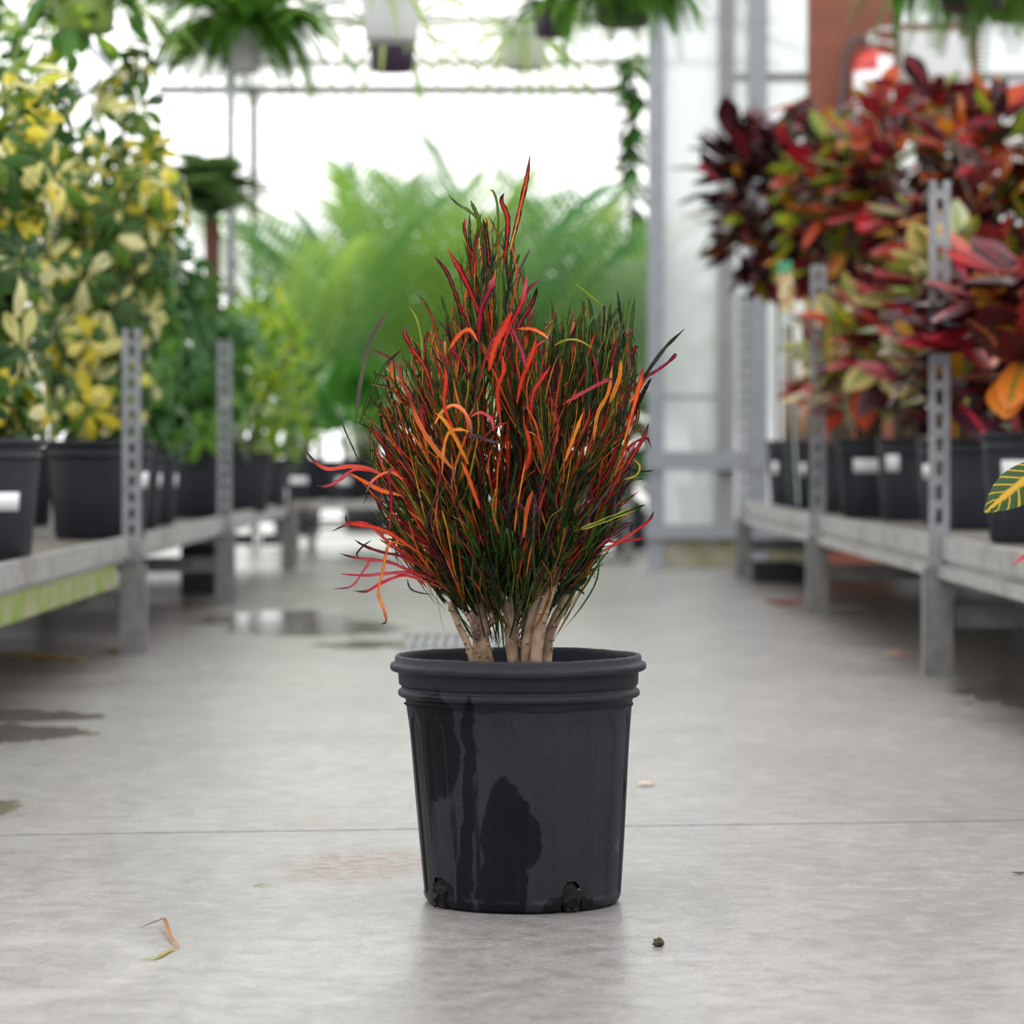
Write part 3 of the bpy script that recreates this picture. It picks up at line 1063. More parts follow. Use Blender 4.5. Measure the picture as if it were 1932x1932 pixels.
# far cross bench
cb = thing('growing_bench', 'low metal bench standing crosswise under the palms', 'bench', (0, 11.1, 0))
xa, xb = XA(548, 14.6), 0.60
for nm, y, z0, z1 in (('rail', 0.0, 0.245, 0.285), ('rail', 1.3, 0.245, 0.285), ('lower_bar', 0.0, 0.155, 0.172), ('lower_bar', 1.3, 0.155, 0.172)):
    link(nm, G().span((xa, y - 0.02, z0), (xb, y + 0.02, z1)).mesh(nm, M['galv_rail' if nm == 'rail' else 'black']), cb)
for x in (xa + 0.02, (xa + xb) / 2, xb - 0.02):
    for y in (0.0, 1.3):
        link('leg', G().span((x - 0.02, y - 0.02, 0), (x + 0.02, y + 0.02, 0.245)).mesh('leg', M['galv_dirty']), cb)
for i in range(4):
    a, b = xa + (xb - xa) * i / 4, xa + (xb - xa) * (i + 1) / 4
    link('deck_panel', G().span((a + 0.004, 0.021, 0.255), (b - 0.004, 1.279, 0.278)).mesh('deck_panel', M['galv_rail']), cb)

# slim pole rising among the plants
dq = 13.2
tag(link('support_pole', G().tube([(0, 0, 0), (0, 0, 3.1)], 0.019, 10).mesh('support_pole', M['galv'], True), None, (XA(436, dq), dq - 3.5, 0.0)),
    'slim grey steel pole rising behind the tree fern', 'pole')

# ------------------------------------------------------------------ plants on the bench under the umbrella plants
def yel(r, f):
    return 'scheff_young' if r.random() < 0.25 + 0.55 * max(0, f - 0.5) else 'scheff'


def grn(r, f):
    return 'scheff_green' if r.random() < 0.9 else 'lime'


GU = 'plants on the umbrella plant bench'
t = potted('umbrella_plant', 'variegated umbrella plant in the labelled pot cut off by the photo edge', 'plant', -1.045, 2.85, DL, 0.138, 0.245, None, GU, (0.55, 0.75, 0.42, 0.57))
umbrella_plant(t, 0.245, 1.02, 0.29, 210, 21, yel, 4, (-0.02, -0.02), 0.8)
t = potted('umbrella_plant', 'tall yellow variegated umbrella plant in big pot behind the slotted post', 'plant', XA(188, 8.1), 4.6, DL, 0.142, 0.25, None, GU, (1.2, 0.25, 0.52, 0.68))
umbrella_plant(t, 0.25, 1.20, 0.29, 240, 22, yel, 5, (0.02, -0.05), 0.9)
t = potted('umbrella_plant', 'yellow and cream umbrella plant in the row behind the first pot', 'plant', -1.43, 3.7, DL, 0.13, 0.24, None, GU)
umbrella_plant(t, 0.24, 1.15, 0.28, 150, 23, yel, 4, (0.05, 0))
t = potted('umbrella_plant', 'green umbrella plant in pot with white label strip by the slotted post', 'plant', XA(230, 9.05), 5.55, DL, 0.125, 0.235, None, GU, (1.35, 0.22, 0.52, 0.68))
umbrella_plant(t, 0.235, 0.82, 0.25, 120, 24, grn, 4, (0.06, 0))
t = potted('umbrella_plant', 'green umbrella plant in the second thin-labelled pot along the bench', 'plant', XA(268, 9.75), 6.25, DL, 0.12, 0.235, None, GU, (1.35, 0.22, 0.50, 0.66))
umbrella_plant(t, 0.235, 0.72, 0.24, 110, 25, grn, 4, (0.05, 0))
t = potted('umbrella_plant', 'bushy green umbrella plant in wide dark pot before the second post', 'plant', XA(372, 10.75), 7.25, DL, 0.125, 0.235, None, GU)
umbrella_plant(t, 0.235, 0.80, 0.25, 130, 26, grn, 4, (0.03, -0.03))
t = potted('lime_shrub', 'lime green shrub in dark pot behind the second post', 'plant', XA(452, 11.9), 8.4, DL, 0.128, 0.225, None, GU)
bush(t, 0.225, (0.09, 0, 0.54), (0.23, 0.22, 0.36), 290, {'lime': 8, 'ficus': 1.5}, 27, (0.7, 1.2), 0.5, 6, 'greenstem', 0.2)
t = potted('lime_shrub', 'low lime green shrub beside the white plastic at the bench end', 'plant', XA(500, 13.0), 9.5, DL, 0.10, 0.2, None, GU)
bush(t, 0.2, (0.06, 0, 0.50), (0.20, 0.18, 0.33), 240, {'lime': 8, 'ficus': 1}, 28, (0.7, 1.1), 0.5, 5, 'greenstem', 0.2)
t = potted('tree_fern', 'shaggy tree fern with drooping fronds on a red-brown trunk', 'fern', XA(400, 12.4), 8.9, DL, 0.11, 0.22, None, GU)
link('trunk', G().tube([(0, 0, 0.18), (0.01, 0, 0.6), (0, 0, 1.12)], [0.03, 0.028, 0.032], 10).mesh('trunk', M['trunk_red'], True), t)
fronds(t, (0, 0, 1.12), 80, 'fern_mop', 29, (0.26, 0.44), (0.5, 1.5), 0.03)
t = potted('fig_tree', 'tall dark green fig in the back row behind the umbrella plants', 'plant', -1.46, 6.1, DL, 0.13, 0.24, None, GU)
bush(t, 0.24, (-0.02, -0.05, 1.22), (0.27, 0.27, 0.48), 280, {'ficus': 6, 'lime': 2}, 30, (0.9, 1.4), 0.3, 6, 'bark_dark', 0.25, trunk=True)
t = potted('fig_tree', 'leafy bright green fig between umbrella plants and tree fern', 'plant', -1.42, 7.6, DL, 0.13, 0.24, None, GU)
bush(t, 0.24, (0.05, 0, 0.80), (0.28, 0.28, 0.42), 240, {'ficus': 6, 'lime': 3}, 31, (0.8, 1.2), 0.3, 6, 'bark_dark', 0.25)

for i, (x, y, top, lb_) in enumerate([(-1.78, 4.3, 1.3, 'dark fig in the third row behind the labelled umbrella plant'), (-1.75, 5.2, 1.45, 'dark fig in the third row behind the tall umbrella plant'), (-1.55, 8.5, 1.15, 'dark leafy fig in the back row behind the tree fern'),
                                      (-1.42, 2.75, 0.75, 'low dark fig directly behind the labelled umbrella plant pot'), (-1.36, 4.95, 0.7, 'low dark fig behind the big umbrella plant pot'), (-1.72, 3.4, 0.85, 'low dark fig deep in the corner behind the umbrella plants'), (-1.75, 6.2, 0.8, 'low dark fig deep behind the green umbrella plants')]):
    t = potted('fig_tree', lb_, 'plant', x, y, DL, 0.13, 0.24, None, GU)
    bush(t, 0.24, (0.0, 0, 0.24 + top * 0.42), (0.30, 0.30, top * 0.48), 220 if top > 1 else 150, {'ficus': 8, 'lime': 1}, 60 + i, (0.9, 1.4), 0.3, 6, 'bark_dark', 0.25)

# pale plant tag standing among the green leaves
g = G()
g.span((-0.012, -0.001, 0), (0.012, 0.001, 0.62))
g.span((-0.021, -0.0015, 0.46), (0.021, 0.0015, 0.64))
o = link('plant_tag', g.mesh('plant_tag', M['tagwhite']), None, (XA(266, 8.45), 4.95, DL + 0.20))
o.location.z = DL
tag(o, 'pale bluish plant tag standing behind the slotted post', 'tag')

# crumpled plastic at the bench end
def lump(name, c, rad, mat, seed, n=16, amp=0.35, freq=2.2):
    g = G()
    prof = []
    for j in range(n // 2 + 1):
        a = PI * j / (n // 2)
        prof.append((max(math.sin(a), 0.002), -math.cos(a)))

    def fn(r, w, z, j):
        p = Vector((r * math.cos(w), r * math.sin(w), z))
        k = 1 + amp * mnoise.noise(p * freq + Vector((seed, 0, 0)))
        return (p.x * rad[0] * k, p.y * rad[1] * k, p.z * rad[2] * k)
    g.lathe(prof, n, fn=fn, closed=True)
    return link(name, g.mesh(name, mat, True), None, c)


o = lump('plastic_film', (XA(527, 13.2), 9.72, DL + 0.055), (0.032, 0.05, 0.05), M['bag'], 3.1, 20, 0.5, 3)
tag(o, 'crumpled white plastic film on the bench end', 'plastic film')
g = G()
for i in range(9):
    for j in range(4):
        g.v.append((0.006 * math.sin(i * 1.7 + j), i * 0.055, -j * 0.022 - 0.012 * math.sin(i * 0.9) * j))
for i in range(8):
    for j in range(3):
        a = i * 4 + j
        g.f.append((a, a + 1, a + 5, a + 4))
o = link('plastic_sheet', g.mesh('plastic_sheet', M['bag'], True), None, (XA(486, 12.6), 8.85, DL - 0.085))
sm = o.modifiers.new('thickness', 'SOLIDIFY'); sm.thickness = 0.002
tag(o, 'strip of white sheeting sagging under the bench rail', 'plastic sheet')

# ------------------------------------------------------------------ crotons
GC = 'crotons on the bench'
def croton(label, px, d, r, h, lab, seed, c, rad, n, w, sc=(0.8, 1.1), tall=False, up=0.35, stems=5, x=None):
    X = XA(px, d) if px is not None else x
    t = potted('croton', label, 'plant', X, d - 3.5, DR, r, h, None, GC, lab)
    q = P(c[0], c[1], d)
    bush(t, h, (q.x - X, 0, q.z - DR), rad, n, w, seed, sc, up, stems, 'bark' if tall else 'bark_dark', 0.3, 0.012, tall)
    return t


croton('broad-leaved red and purple croton in the labelled pot cut off by the photo edge', 1940, 7.05, 0.105, 0.245, (-0.35, 0.9, 0.57, 0.75), 41, (1975, 600), (0.25, 0.22, 0.22), 120,
       {'cr_red': 5, 'cr_dark': 3.5, 'cr_orange': 1.2}, (1.15, 1.6))
croton('dark red and purple croton in plain pot behind the tall slotted post', 1838, 8.3, 0.105, 0.24, None, 42, (1835, 640), (0.24, 0.22, 0.22), 128,
       {'cr_red': 4, 'cr_dark': 4, 'cr_orange': 1, 'cr_green': 1.2, 'cr_cream': 0.6}, (1.1, 1.5))
croton('yellow and green croton with its label half hidden by the tall post', 1792, 8.95, 0.095, 0.235, (-0.9, 0.5, 0.55, 0.72), 43, (1790, 560), (0.2, 0.2, 0.2), 84,
       {'cr_green': 3, 'cr_cream': 3, 'cr_orange': 1.5, 'cr_red': 2}, (1.05, 1.45))
croton('red croton in pot whose label shows a dark square', 1712, 9.42, 0.095, 0.245, (-0.65, 0.5, 0.6, 0.8), 44, (1712, 650), (0.22, 0.2, 0.22), 92,
       {'cr_red': 5, 'cr_cream': 1.6, 'cr_green': 1, 'cr_dark': 1.5}, (1.05, 1.45))
croton('cream and pink croton in pot with a long tilted white label', 1640, 9.85, 0.105, 0.245, (-0.2, 0.85, 0.58, 0.75), 45, (1632, 670), (0.20, 0.2, 0.21), 92,
       {'cr_cream': 4, 'cr_red': 4, 'cr_green': 1.2, 'cr_dark': 0.7}, (1.05, 1.45))
croton('small cream-leaved croton in the pot behind the second post', 1588, 10.65, 0.10, 0.225, None, 46, (1600, 660), (0.17, 0.18, 0.2), 74,
       {'cr_cream': 4, 'cr_red': 2, 'cr_green': 1.5}, (1.05, 1.45))
croton('tall purple-black croton whose crown is nearest the frosted wall', 1497, 12.0, 0.105, 0.25, (-0.9, 0.3, 0.5, 0.68), 47, (1472, 365), (0.32, 0.27, 0.37), 280,
       {'cr_dark': 10, 'cr_red': 1.3, 'cr_orange': 0.9, 'cr_green': 0.5}, (1.05, 1.5), True, 0.25)
croton('tall dark croton with green-gold leaves in its middle', 1530, 11.3, 0.10, 0.245, (-0.4, 0.2, 0.5, 0.68), 48, (1590, 390), (0.26, 0.26, 0.35), 240,
       {'cr_dark': 5, 'cr_green': 2.6, 'cr_orange': 1.2, 'cr_red': 1.6}, (0.9, 1.2), True, 0.25)
croton('tall red and green croton below the fire extinguisher', None, 10.9, 0.12, 0.25, None, 49, (1720, 320), (0.28, 0.27, 0.34), 250,
       {'cr_red': 4, 'cr_green': 2.5, 'cr_dark': 3, 'cr_orange': 1.6}, (0.9, 1.2), True, 0.25, 5, 1.42)
croton('tall orange and dark croton at the photo edge above the post', None, 9.6, 0.12, 0.25, None, 50, (1880, 350), (0.25, 0.25, 0.32), 240,
       {'cr_dark': 4, 'cr_orange': 3, 'cr_red': 2, 'cr_green': 2}, (0.85, 1.15), True, 0.25, 5, 1.55)
croton('shaded green-gold croton between the tall and the low crotons', None, 9.9, 0.12, 0.25, None, 51, (1790, 470), (0.24, 0.22, 0.24), 150,
       {'cr_green': 3, 'cr_dark': 4, 'cr_red': 1.5, 'cr_orange': 1}, (0.85, 1.15), True, 0.25, 5, 1.66)
# the croton beside the camera's focus: only one leaf and a tip reach into view
nx, ny = 1.09, 0.1
t = potted('croton', 'green-gold croton whose one veined leaf pokes in from the photo edge', 'plant', nx, ny, DR, 0.115, 0.24, None, GC)
bush(t, 0.24, (0.06, 0, 0.40), (0.27, 0.27, 0.22), 80, {'cr_green': 3, 'cr_orange': 1}, 52, (0.8, 1.0))
LEAFN = blade(0.13, 0.046, 0.2, -0.25, 14, 0.5, M['cr_green'], 0.2, stalk=0.01)
tip = P(1877, 966, 3.55) - Vector((nx, ny, DR))
dr = (P(1877, 966, 3.55) - P(1990, 905, 3.62)).normalized()
put('leaf', LEAFN, t, tip - dr * 0.128 + Vector((0, 0, 0.02)), dr, Vector((0, -0.9, 0.55)))
p0 = tip - dr * 0.128 + Vector((0, 0, 0.02))
link('leaf_stalk', G().tube(catmull([(0.0, 0, 0.40), (-0.18, 0, 0.38), (p0.x * 0.7, p0.y * 0.7, 0.33), tuple(p0)], 10), [0.005 - 0.0003 * i for i in range(10)], 6).mesh('leaf_stalk', M['greenstem'], True), t)
tp = P(1916, 1060, 4.6)
t2x = potted('croton', 'pink-tipped croton hanging over the rail at the photo edge', 'plant', 1.15, 1.2, DR, 0.115, 0.24, None, GC)
bush(t2x, 0.24, (0.06, 0, 0.42), (0.25, 0.24, 0.2), 70, {'cr_red': 3, 'cr_dark': 1}, 53, (0.8, 1.0))
b0 = tp + Vector((0.125, 0.02, 0.045))
put('leaf', LF['cr_red'][2], t2x, b0 - Vector((1.15, 1.2, DR)), tp + Vector((0, 0, 0.055)) - b0, Vector((0, -0.1, 1)), 0.8)
link('leaf_stalk', G().tube(catmull([(0, 0, 0.3), (-0.06, -0.03, 0.26), tuple(b0 - Vector((1.15, 1.2, DR)))], 6), 0.004, 6).mesh('leaf_stalk', M['greenstem'], True), t2x)

# picture tag and stakes in the tall crotons
g = G()
g.span((-0.003, -0.001, 0), (0.003, 0.001, 0.74))
g.span((-0.026, -0.0015, 0.62), (0.026, 0.0015, 0.84))
pt = MT('printed_plant_tag')
_x, _y, _z = pt.xyz(pt.coord())
pic = pt.ramp(pt.noise(45, 2, 0.5), [(0.0, (0.8, 0.82, 0.78)), (0.45, (0.75, 0.72, 0.4)), (0.55, (0.6, 0.12, 0.1)), (0.65, (0.2, 0.4, 0.1))])
cl = pt.mix(_z.step(0.795, 0.80), pic, (0.10, 0.42, 0.22))
cl = pt.mix(_z.step(0.66, 0.67), (0.6, 0.75, 0.72), cl)
pt.set('Base Color', cl).set('Roughness', 0.3)
d = 11.0
o = link('plant_tag', g.mesh('plant_tag', pt.m), None, (XA(1506, d), d - 3.5, DR))
o.rotation_euler = (0, -0.06, 0.2)
o.location.z = ZA(492, d) - 0.84
g2 = o.location.z
if g2 < DR:
    o.location.z = DR
tag(o, 'printed plant tag with a green top edge below the purple-black crown', 'tag')
d = 11.55
tag(link('plant_stake', G().tube([(0, 0, 0), (0.004, 0, 0.62)], 0.008, 8).mesh('plant_stake', M['bamboo'], True), None, (XA(1515, d), d - 3.5, DR)), 'orange bamboo stake beside the tall croton stems', 'stake')
d = 12.35
tag(link('plant_stake', G().tube([(0, 0, 0), (0.0, 0, 0.9)], 0.007, 8).mesh('plant_stake', M['black'], True), None, (XA(1467, d), d - 3.5, DR)), 'thin dark stake standing next to the frosted wall', 'stake')

# black trays under the bench
for px0, px1, d, z0, z1, lb_ in ((1420, 1522, 12.3, 0.0, 0.07, 'flat black tray on the floor under the croton bench end'),):
    x0, x1 = XA(px0, d), XA(px1, d)
    g = G()
    g.span((x0, 0, z0), (x1, 0.4, 0.012))
    g.span((x0, 0, 0.012), (x1, 0.01, z1)); g.span((x0, 0.39, 0.012), (x1, 0.4, z1))
    g.span((x0, 0.01, 0.012), (x0 + 0.01, 0.39, z1)); g.span((x1 - 0.01, 0.01, 0.012), (x1, 0.39, z1))
    tag(link('plant_tray', g.mesh('plant_tray', M['black']), None, (0, d - 3.5, 0.001)), lb_, 'tray')
x0, x1 = XA(340, 11.2), XA(412, 11.2)
g = G()
g.span((x0, 0, 0), (x1, 0.3, 0.015))
for a, b in (((x0, 0, 0.015), (x1, 0.012, 0.17)), ((x0, 0.288, 0.015), (x1, 0.3, 0.17)), ((x0, 0.012, 0.015), (x0 + 0.012, 0.288, 0.17)), ((x1 - 0.012, 0.012, 0.015), (x1, 0.288, 0.17))):
    g.span(a, b)
tag(link('storage_crate', g.mesh('storage_crate', M['black']), None, (0, 7.7, 0.001)), 'dark plastic crate on the floor under the umbrella plant bench', 'crate')

# ------------------------------------------------------------------ palms and leafy plants at the far end
GP_ = 'plants at the far end'
zc = 0.279
spec = [(566, 14.95, 'palm', 'areca palm in the labelled pot at the end of the cross bench', (0.0, 0.9, 0.4, 0.55), 11, (0.7, 1.05)),
        (700, 15.75, 'palm', 'dense dark areca palm behind the paddle leaves', None, 15, (0.95, 1.25)),
        (800, 15.3, 'palm_lime', 'pale lime palm beside the dense dark palm', None, 11, (0.95, 1.25)),
        (890, 15.8, 'palm', 'areca palm directly behind the top of the potted croton', None, 14, (0.95, 1.3)),
        (985, 15.3, 'palm', 'areca palm hidden low behind the croton centre', None, 12, (0.9, 1.2)),
        (1075, 15.8, 'palm_lime', 'bright lime palm between croton and partition column', None, 13, (0.95, 1.3)),
        (1150, 15.3, 'palm', 'areca palm by the partition column', None, 13, (0.8, 1.1))]
for i, (px, d, k, lb_, lab, n, L) in enumerate(spec):
    t = potted('areca_palm', lb_, 'palm', XA(px, d), d - 3.5, zc, 0.105, 0.2, None, GP_, lab)
    r = random.Random(100 + i)
    paths = []
    for q in range(6):
        a = q * 1.05
        paths.append([Vector((math.cos(a) * 0.035, math.sin(a) * 0.035, 0.17)), Vector((math.cos(a) * 0.05, math.sin(a) * 0.05, 0.30)), Vector((math.cos(a) * 0.07, math.sin(a) * 0.07, 0.45))])
    link('stem', stem_mesh(paths, M['greenstem'], 0.012, 0.008), t)
    fronds(t, (0, 0, 0.42), n, k, 200 + i, (L[0] * 1.15, L[1] * 1.25), (1.0, 1.52), 0.08)
for i, (px, d, lb_, n, s) in enumerate([(650, 14.95, 'glossy paddle-leaved plant in the second labelled pot of the cross bench', 11, (0.8, 1.1)), (735, 14.9, 'glossy paddle-leaved plant half hidden by the potted croton', 11, (0.9, 1.2)),
                                        (1010, 14.9, 'lime paddle-leaved plant showing through the croton top', 12, (1.0, 1.4)), (600, 15.65, 'leafy paddle plant in the second row of the cross bench', 10, (0.8, 1.1))]):
    t = potted('paddle_plant', lb_, 'plant', XA(px, d), d - 3.5, zc, 0.10, 0.19, None, GP_, (0.0, 0.8, 0.4, 0.56) if i == 0 else None)
    r = random.Random(300 + i)
    link('stem', stem_mesh([[Vector((0, 0, 0.15)), Vector((0.01, 0, 0.22)), Vector((0, 0, 0.3))]], M['greenstem'], 0.02, 0.012), t)
    for j in range(n):
        a = j * 2.4
        e = r.uniform(0.5, 1.35)
        put('leaf', r.choice(LF['bigleaf']), t, (0, 0, 0.2 + 0.1 * r.random()), (math.cos(a) * math.cos(e), math.sin(a) * math.cos(e), math.sin(e)), Vector((0, 0, 1)) + rv(r, 0.2), r.uniform(*s))
for i, (px, d, k, lb_, L) in enumerate([(560, 19.5, 'palm', 'thin-fronded palm standing beyond the opening near the grey jamb', (1.1, 1.5)), (690, 20.5, 'palm', 'broad palm standing beyond the opening', (1.2, 1.6)),
                                        (850, 19.6, 'palm', 'tall palm beyond the opening above the croton', (1.2, 1.7)), (1000, 20.6, 'palm_lime', 'pale tall palm beyond the middle of the opening', (1.2, 1.6)),
                                        (1130, 19.5, 'palm', 'palm beyond the opening next to the climbing vine', (1.0, 1.4)), (1330, 18.6, 'palm', 'palm blurred behind the frosted wall panes', (1.0, 1.5))]):
    t = potted('areca_palm', lb_, 'palm', XA(px, d), d - 3.5, 0.0, 0.17, 0.32, None, GP_)
    paths = [[Vector((math.cos(q) * 0.05, math.sin(q) * 0.05, 0.28)), Vector((math.cos(q) * 0.08, math.sin(q) * 0.08, 0.7))] for q in range(6)]
    link('stem', stem_mesh(paths, M['greenstem'], 0.016, 0.01), t)
    fronds(t, (0, 0, 0.5), 11, k, 400 + i, L, (0.7, 1.45), 0.12)

# vine on the jamb
vx, vy = XA(1191, 16.8), 13.2
t = potted('climbing_vine', 'dark green vine climbing the thin jamb beside the partition column', 'vine', vx, vy, 0.0, 0.10, 0.2, None)
r = random.Random(77)
link('stem', stem_mesh([[Vector((0.01 * math.sin(i), 0.01 * math.cos(i), 0.15 + i * 0.27)) for i in range(10)]], M['bark_dark'], 0.012, 0.008), t)
for i in range(290):
    z = r.uniform(0.25, 2.6) ** 1.0
    a = r.uniform(0, 2 * PI)
    w = 0.10 if z < 1.2 else (0.07 + 0.05 * math.sin(z * 5))
    put('leaf', r.choice(LF['ficus']), t, (math.cos(a) * w * 0.4, math.sin(a) * w * 0.4, z), (math.cos(a), math.sin(a), r.uniform(-0.8, 0.4)), Vector((0, 0, 1)), r.uniform(1.1, 2.0))

# ------------------------------------------------------------------ hanging baskets
GH = 'hanging baskets'
def hanging(label, px, pyb, d, r, h, mat, yrail, second=None, kind='hanging_basket'):
    b = P(px, pyb, d)
    t = thing(kind, label, 'hanging basket', tuple(b), GH)
    pm, sm = pot_parts(r, h, mat)
    link('pot', pm, t)
    link('soil', sm, t)
    top = HANG - b.z
    for i in range(3):
        a = i * 2 * PI / 3 + 0.5
        link('hanger_wire', G().tube([(math.cos(a) * r * 0.97, math.sin(a) * r * 0.97, h * 0.97), (0, 0, h + 0.42)], 0.0022, 5).mesh('hanger_wire', M['wire']), t)
    link('hook', G().tube([(0, 0, h + 0.41), (0, 0, top - 0.04), (0, -0.02, top + 0.01), (0, 0.0, top + 0.03), (0, 0.024, top + 0.005)], 0.003, 6).mesh('hook', M['wire']), t)
    return t


def strap(t, h, n, seed, sc=(0.7, 1.1), kind='spider', el=(0.0, 1.2)):
    r = random.Random(seed)
    for i in range(n):
        a = i * 2.4
        e = r.uniform(*el)
        put('leaf', r.choice(LF[kind]), t, (0.03 * math.cos(a), 0.03 * math.sin(a), h * 0.86), (math.cos(a) * math.cos(e), math.sin(a) * math.cos(e), math.sin(e)), Vector((0, 0, 1)), r.uniform(*sc))


t = hanging('white hanging basket with strap leaves above the croton tip', 738, 80, 8.1, 0.082, 0.14, M['white_plastic'], 4.6)
strap(t, 0.14, 22, 501, (0.6, 0.9), el=(0.2, 1.3))
t = hanging('dark purple hanging pot just below the white basket', 740, 136, 11.1, 0.092, 0.13, M['purple_pot'], 7.6)
strap(t, 0.13, 26, 502, (0.8, 1.2))
t = hanging('pale green hanging pot trailing lime strap leaves', 990, 132, 12.1, 0.096, 0.15, M['green_white'], 8.6)
strap(t, 0.15, 34, 503, (0.8, 1.25))
t = hanging('dark hanging pot overlapping the pale green one', 1046, 70, 9.9, 0.072, 0.11, M['purple_pot'], 6.4)
fronds(t, (0, 0, 0.09), 40, 'fern_hang', 504, (0.12, 0.20), (-0.3, 0.9), 0.03)
t = hanging('bushy fern basket hanging before the partition column', 1175, 50, 9.1, 0.09, 0.13, M['black'], 5.6)
fronds(t, (0, 0, 0.12), 150, 'fern_hang', 505, (0.18, 0.33), (-0.3, 1.0), 0.07)
t = hanging('fern basket in a pale pot hanging over the tree fern', 462, 136, 9.1, 0.052, 0.12, M['white_plastic'], 5.6)
fronds(t, (0, 0, 0.13), 120, 'fern_hang', 506, (0.20, 0.40), (-0.2, 1.0), 0.06)
t = hanging('lime green hanging pot above the umbrella plants', 160, 62, 8.1, 0.09, 0.13, M['lime_pot'], 4.6)
strap(t, 0.13, 16, 507, (0.6, 0.9))
r = random.Random(5)
for i in range(110):
    a = i * 2.4
    w = r.uniform(0.05, 0.19)
    put('leaf', r.choice(LF['ficus'] + LF['lime']), t, (math.cos(a) * w, math.sin(a) * w, r.uniform(-0.04, 0.24)), (math.cos(a), math.sin(a), r.uniform(-1.0, 0.5)), Vector((0, 0, 1)), r.uniform(0.8, 1.3))
t = hanging('dense fern basket hanging above the tall crotons', 1835, 18, 8.1, 0.10, 0.14, M['black'], 4.6)
fronds(t, (0, 0, 0.12), 150, 'fern_hang', 508, (0.20, 0.36), (-0.3, 1.0), 0.08)
t = hanging('second fern basket hanging at the photo corner above the crotons', 1915, 40, 9.9, 0.10, 0.14, M['black'], 6.4)
fronds(t, (0, 0, 0.12), 120, 'fern_mop', 509, (0.18, 0.32), (-0.3, 1.0), 0.07)
t = hanging('fern basket hanging high between the pale pot and the white basket', 600, -50, 11.1, 0.09, 0.13, M['green_white'], 7.6)
fronds(t, (0, 0, 0.12), 90, 'fern_hang', 510, (0.2, 0.34), (-0.3, 0.9), 0.06)
t = hanging('strap-leaved basket hanging high beside the dark pot', 890, -70, 11.1, 0.09, 0.13, M['green_white'], 7.6)
strap(t, 0.13, 30, 511, (0.8, 1.2))

# ------------------------------------------------------------------ brown column, extinguisher, box
d = 13.75
yb = d - 3.5
x0, x1 = XA(1526, d), XA(1692, d)
bc = link('trim_3', G().span((x0, yb, 0), (x1, yb + 0.12, 3.2)).mesh('trim_3', M['brown']))
tag(bc, 'wide brown painted timber column carrying the fire extinguisher', None, None, 'structure')
ex = thing('fire_extinguisher', 'red and white fire extinguisher on the brown column', 'extinguisher', (XA(1640, d), yb - 0.085, ZA(300, d)))
k = d / F
R0 = 39 * k
H0 = (300 - 105) * k
link('cylinder', G().lathe([(R0 * 0.9, 0), (R0, 0.01), (R0, H0 - 0.06), (R0 * 0.9, H0 - 0.03), (R0 * 0.55, H0), (R0 * 0.3, H0 + 0.012)], 32, closed=True).mesh('cylinder', M['red_paint'], True), ex)
g = G()
for z in (H0 - 0.30, H0 - 0.085):
    for i in range(17):
        w = -PI / 2 - 1.2 + 2.7 * i / 16
        g.v.append((math.cos(w) * (R0 + 0.0012), math.sin(w) * (R0 + 0.0012), z))
for i in range(16):
    g.f.append((i, i + 1, 18 + i, 17 + i))
g2 = G()
for z in (H0 - 0.26, H0 - 0.02):
    for i in range(9):
        w = -PI / 2 + 0.15 + 1.1 * i / 8
        q = R0 + 0.003 if z < H0 - 0.1 else R0 + 0.001
        g2.v.append((math.cos(w) * q, math.sin(w) * q, z))
for i in range(8):
    g2.f.append((i, i + 1, 10 + i, 9 + i))
o2 = link('instruction_label', g2.mesh('instruction_label', M['label'], True), ex)
sm = o2.modifiers.new('thickness', 'SOLIDIFY'); sm.thickness = 0.0008; sm.offset = 1
o = link('instruction_label', g.mesh('instruction_label', M['label'], True), ex)
sm = o.modifiers.new('thickness', 'SOLIDIFY'); sm.thickness = 0.0008; sm.offset = 1
link('valve', G().lathe([(0.022, H0), (0.022, H0 + 0.03), (0.03, H0 + 0.034), (0.03, H0 + 0.06), (0.012, H0 + 0.07)], 16, closed=True).mesh('valve', M['chrome'], True), ex)
g = G().tube([(-0.02, 0, H0 + 0.07), (0.03, 0, H0 + 0.10), (0.12, 0, H0 + 0.105)], 0.010, 8)
link('handle', g.mesh('handle', M['chrome'], True), ex)
g = G().tube([(-0.02, 0, H0 + 0.05), (0.05, 0, H0 + 0.045), (0.11, 0, H0 + 0.03)], 0.010, 8)
link('handle', g.mesh('handle', M['chrome'], True), ex)
hp = [(-0.02, -0.01, H0 + 0.05), (-0.08, -0.02, H0 + 0.055), (-0.115, -0.02, H0 - 0.01), (-0.12, -0.02, H0 - 0.12), (-0.135, -0.02, H0 - 0.24), (-0.13, -0.02, H0 - 0.36)]
link('hose', G().tube(catmull(hp, 18), 0.012, 8).mesh('hose', M['rubber'], True), ex)
link('bracket', G().span((-0.03, R0 * 0.9, H0 * 0.4), (0.03, 0.084, H0 * 0.6)).mesh('bracket', M['chrome']), ex)

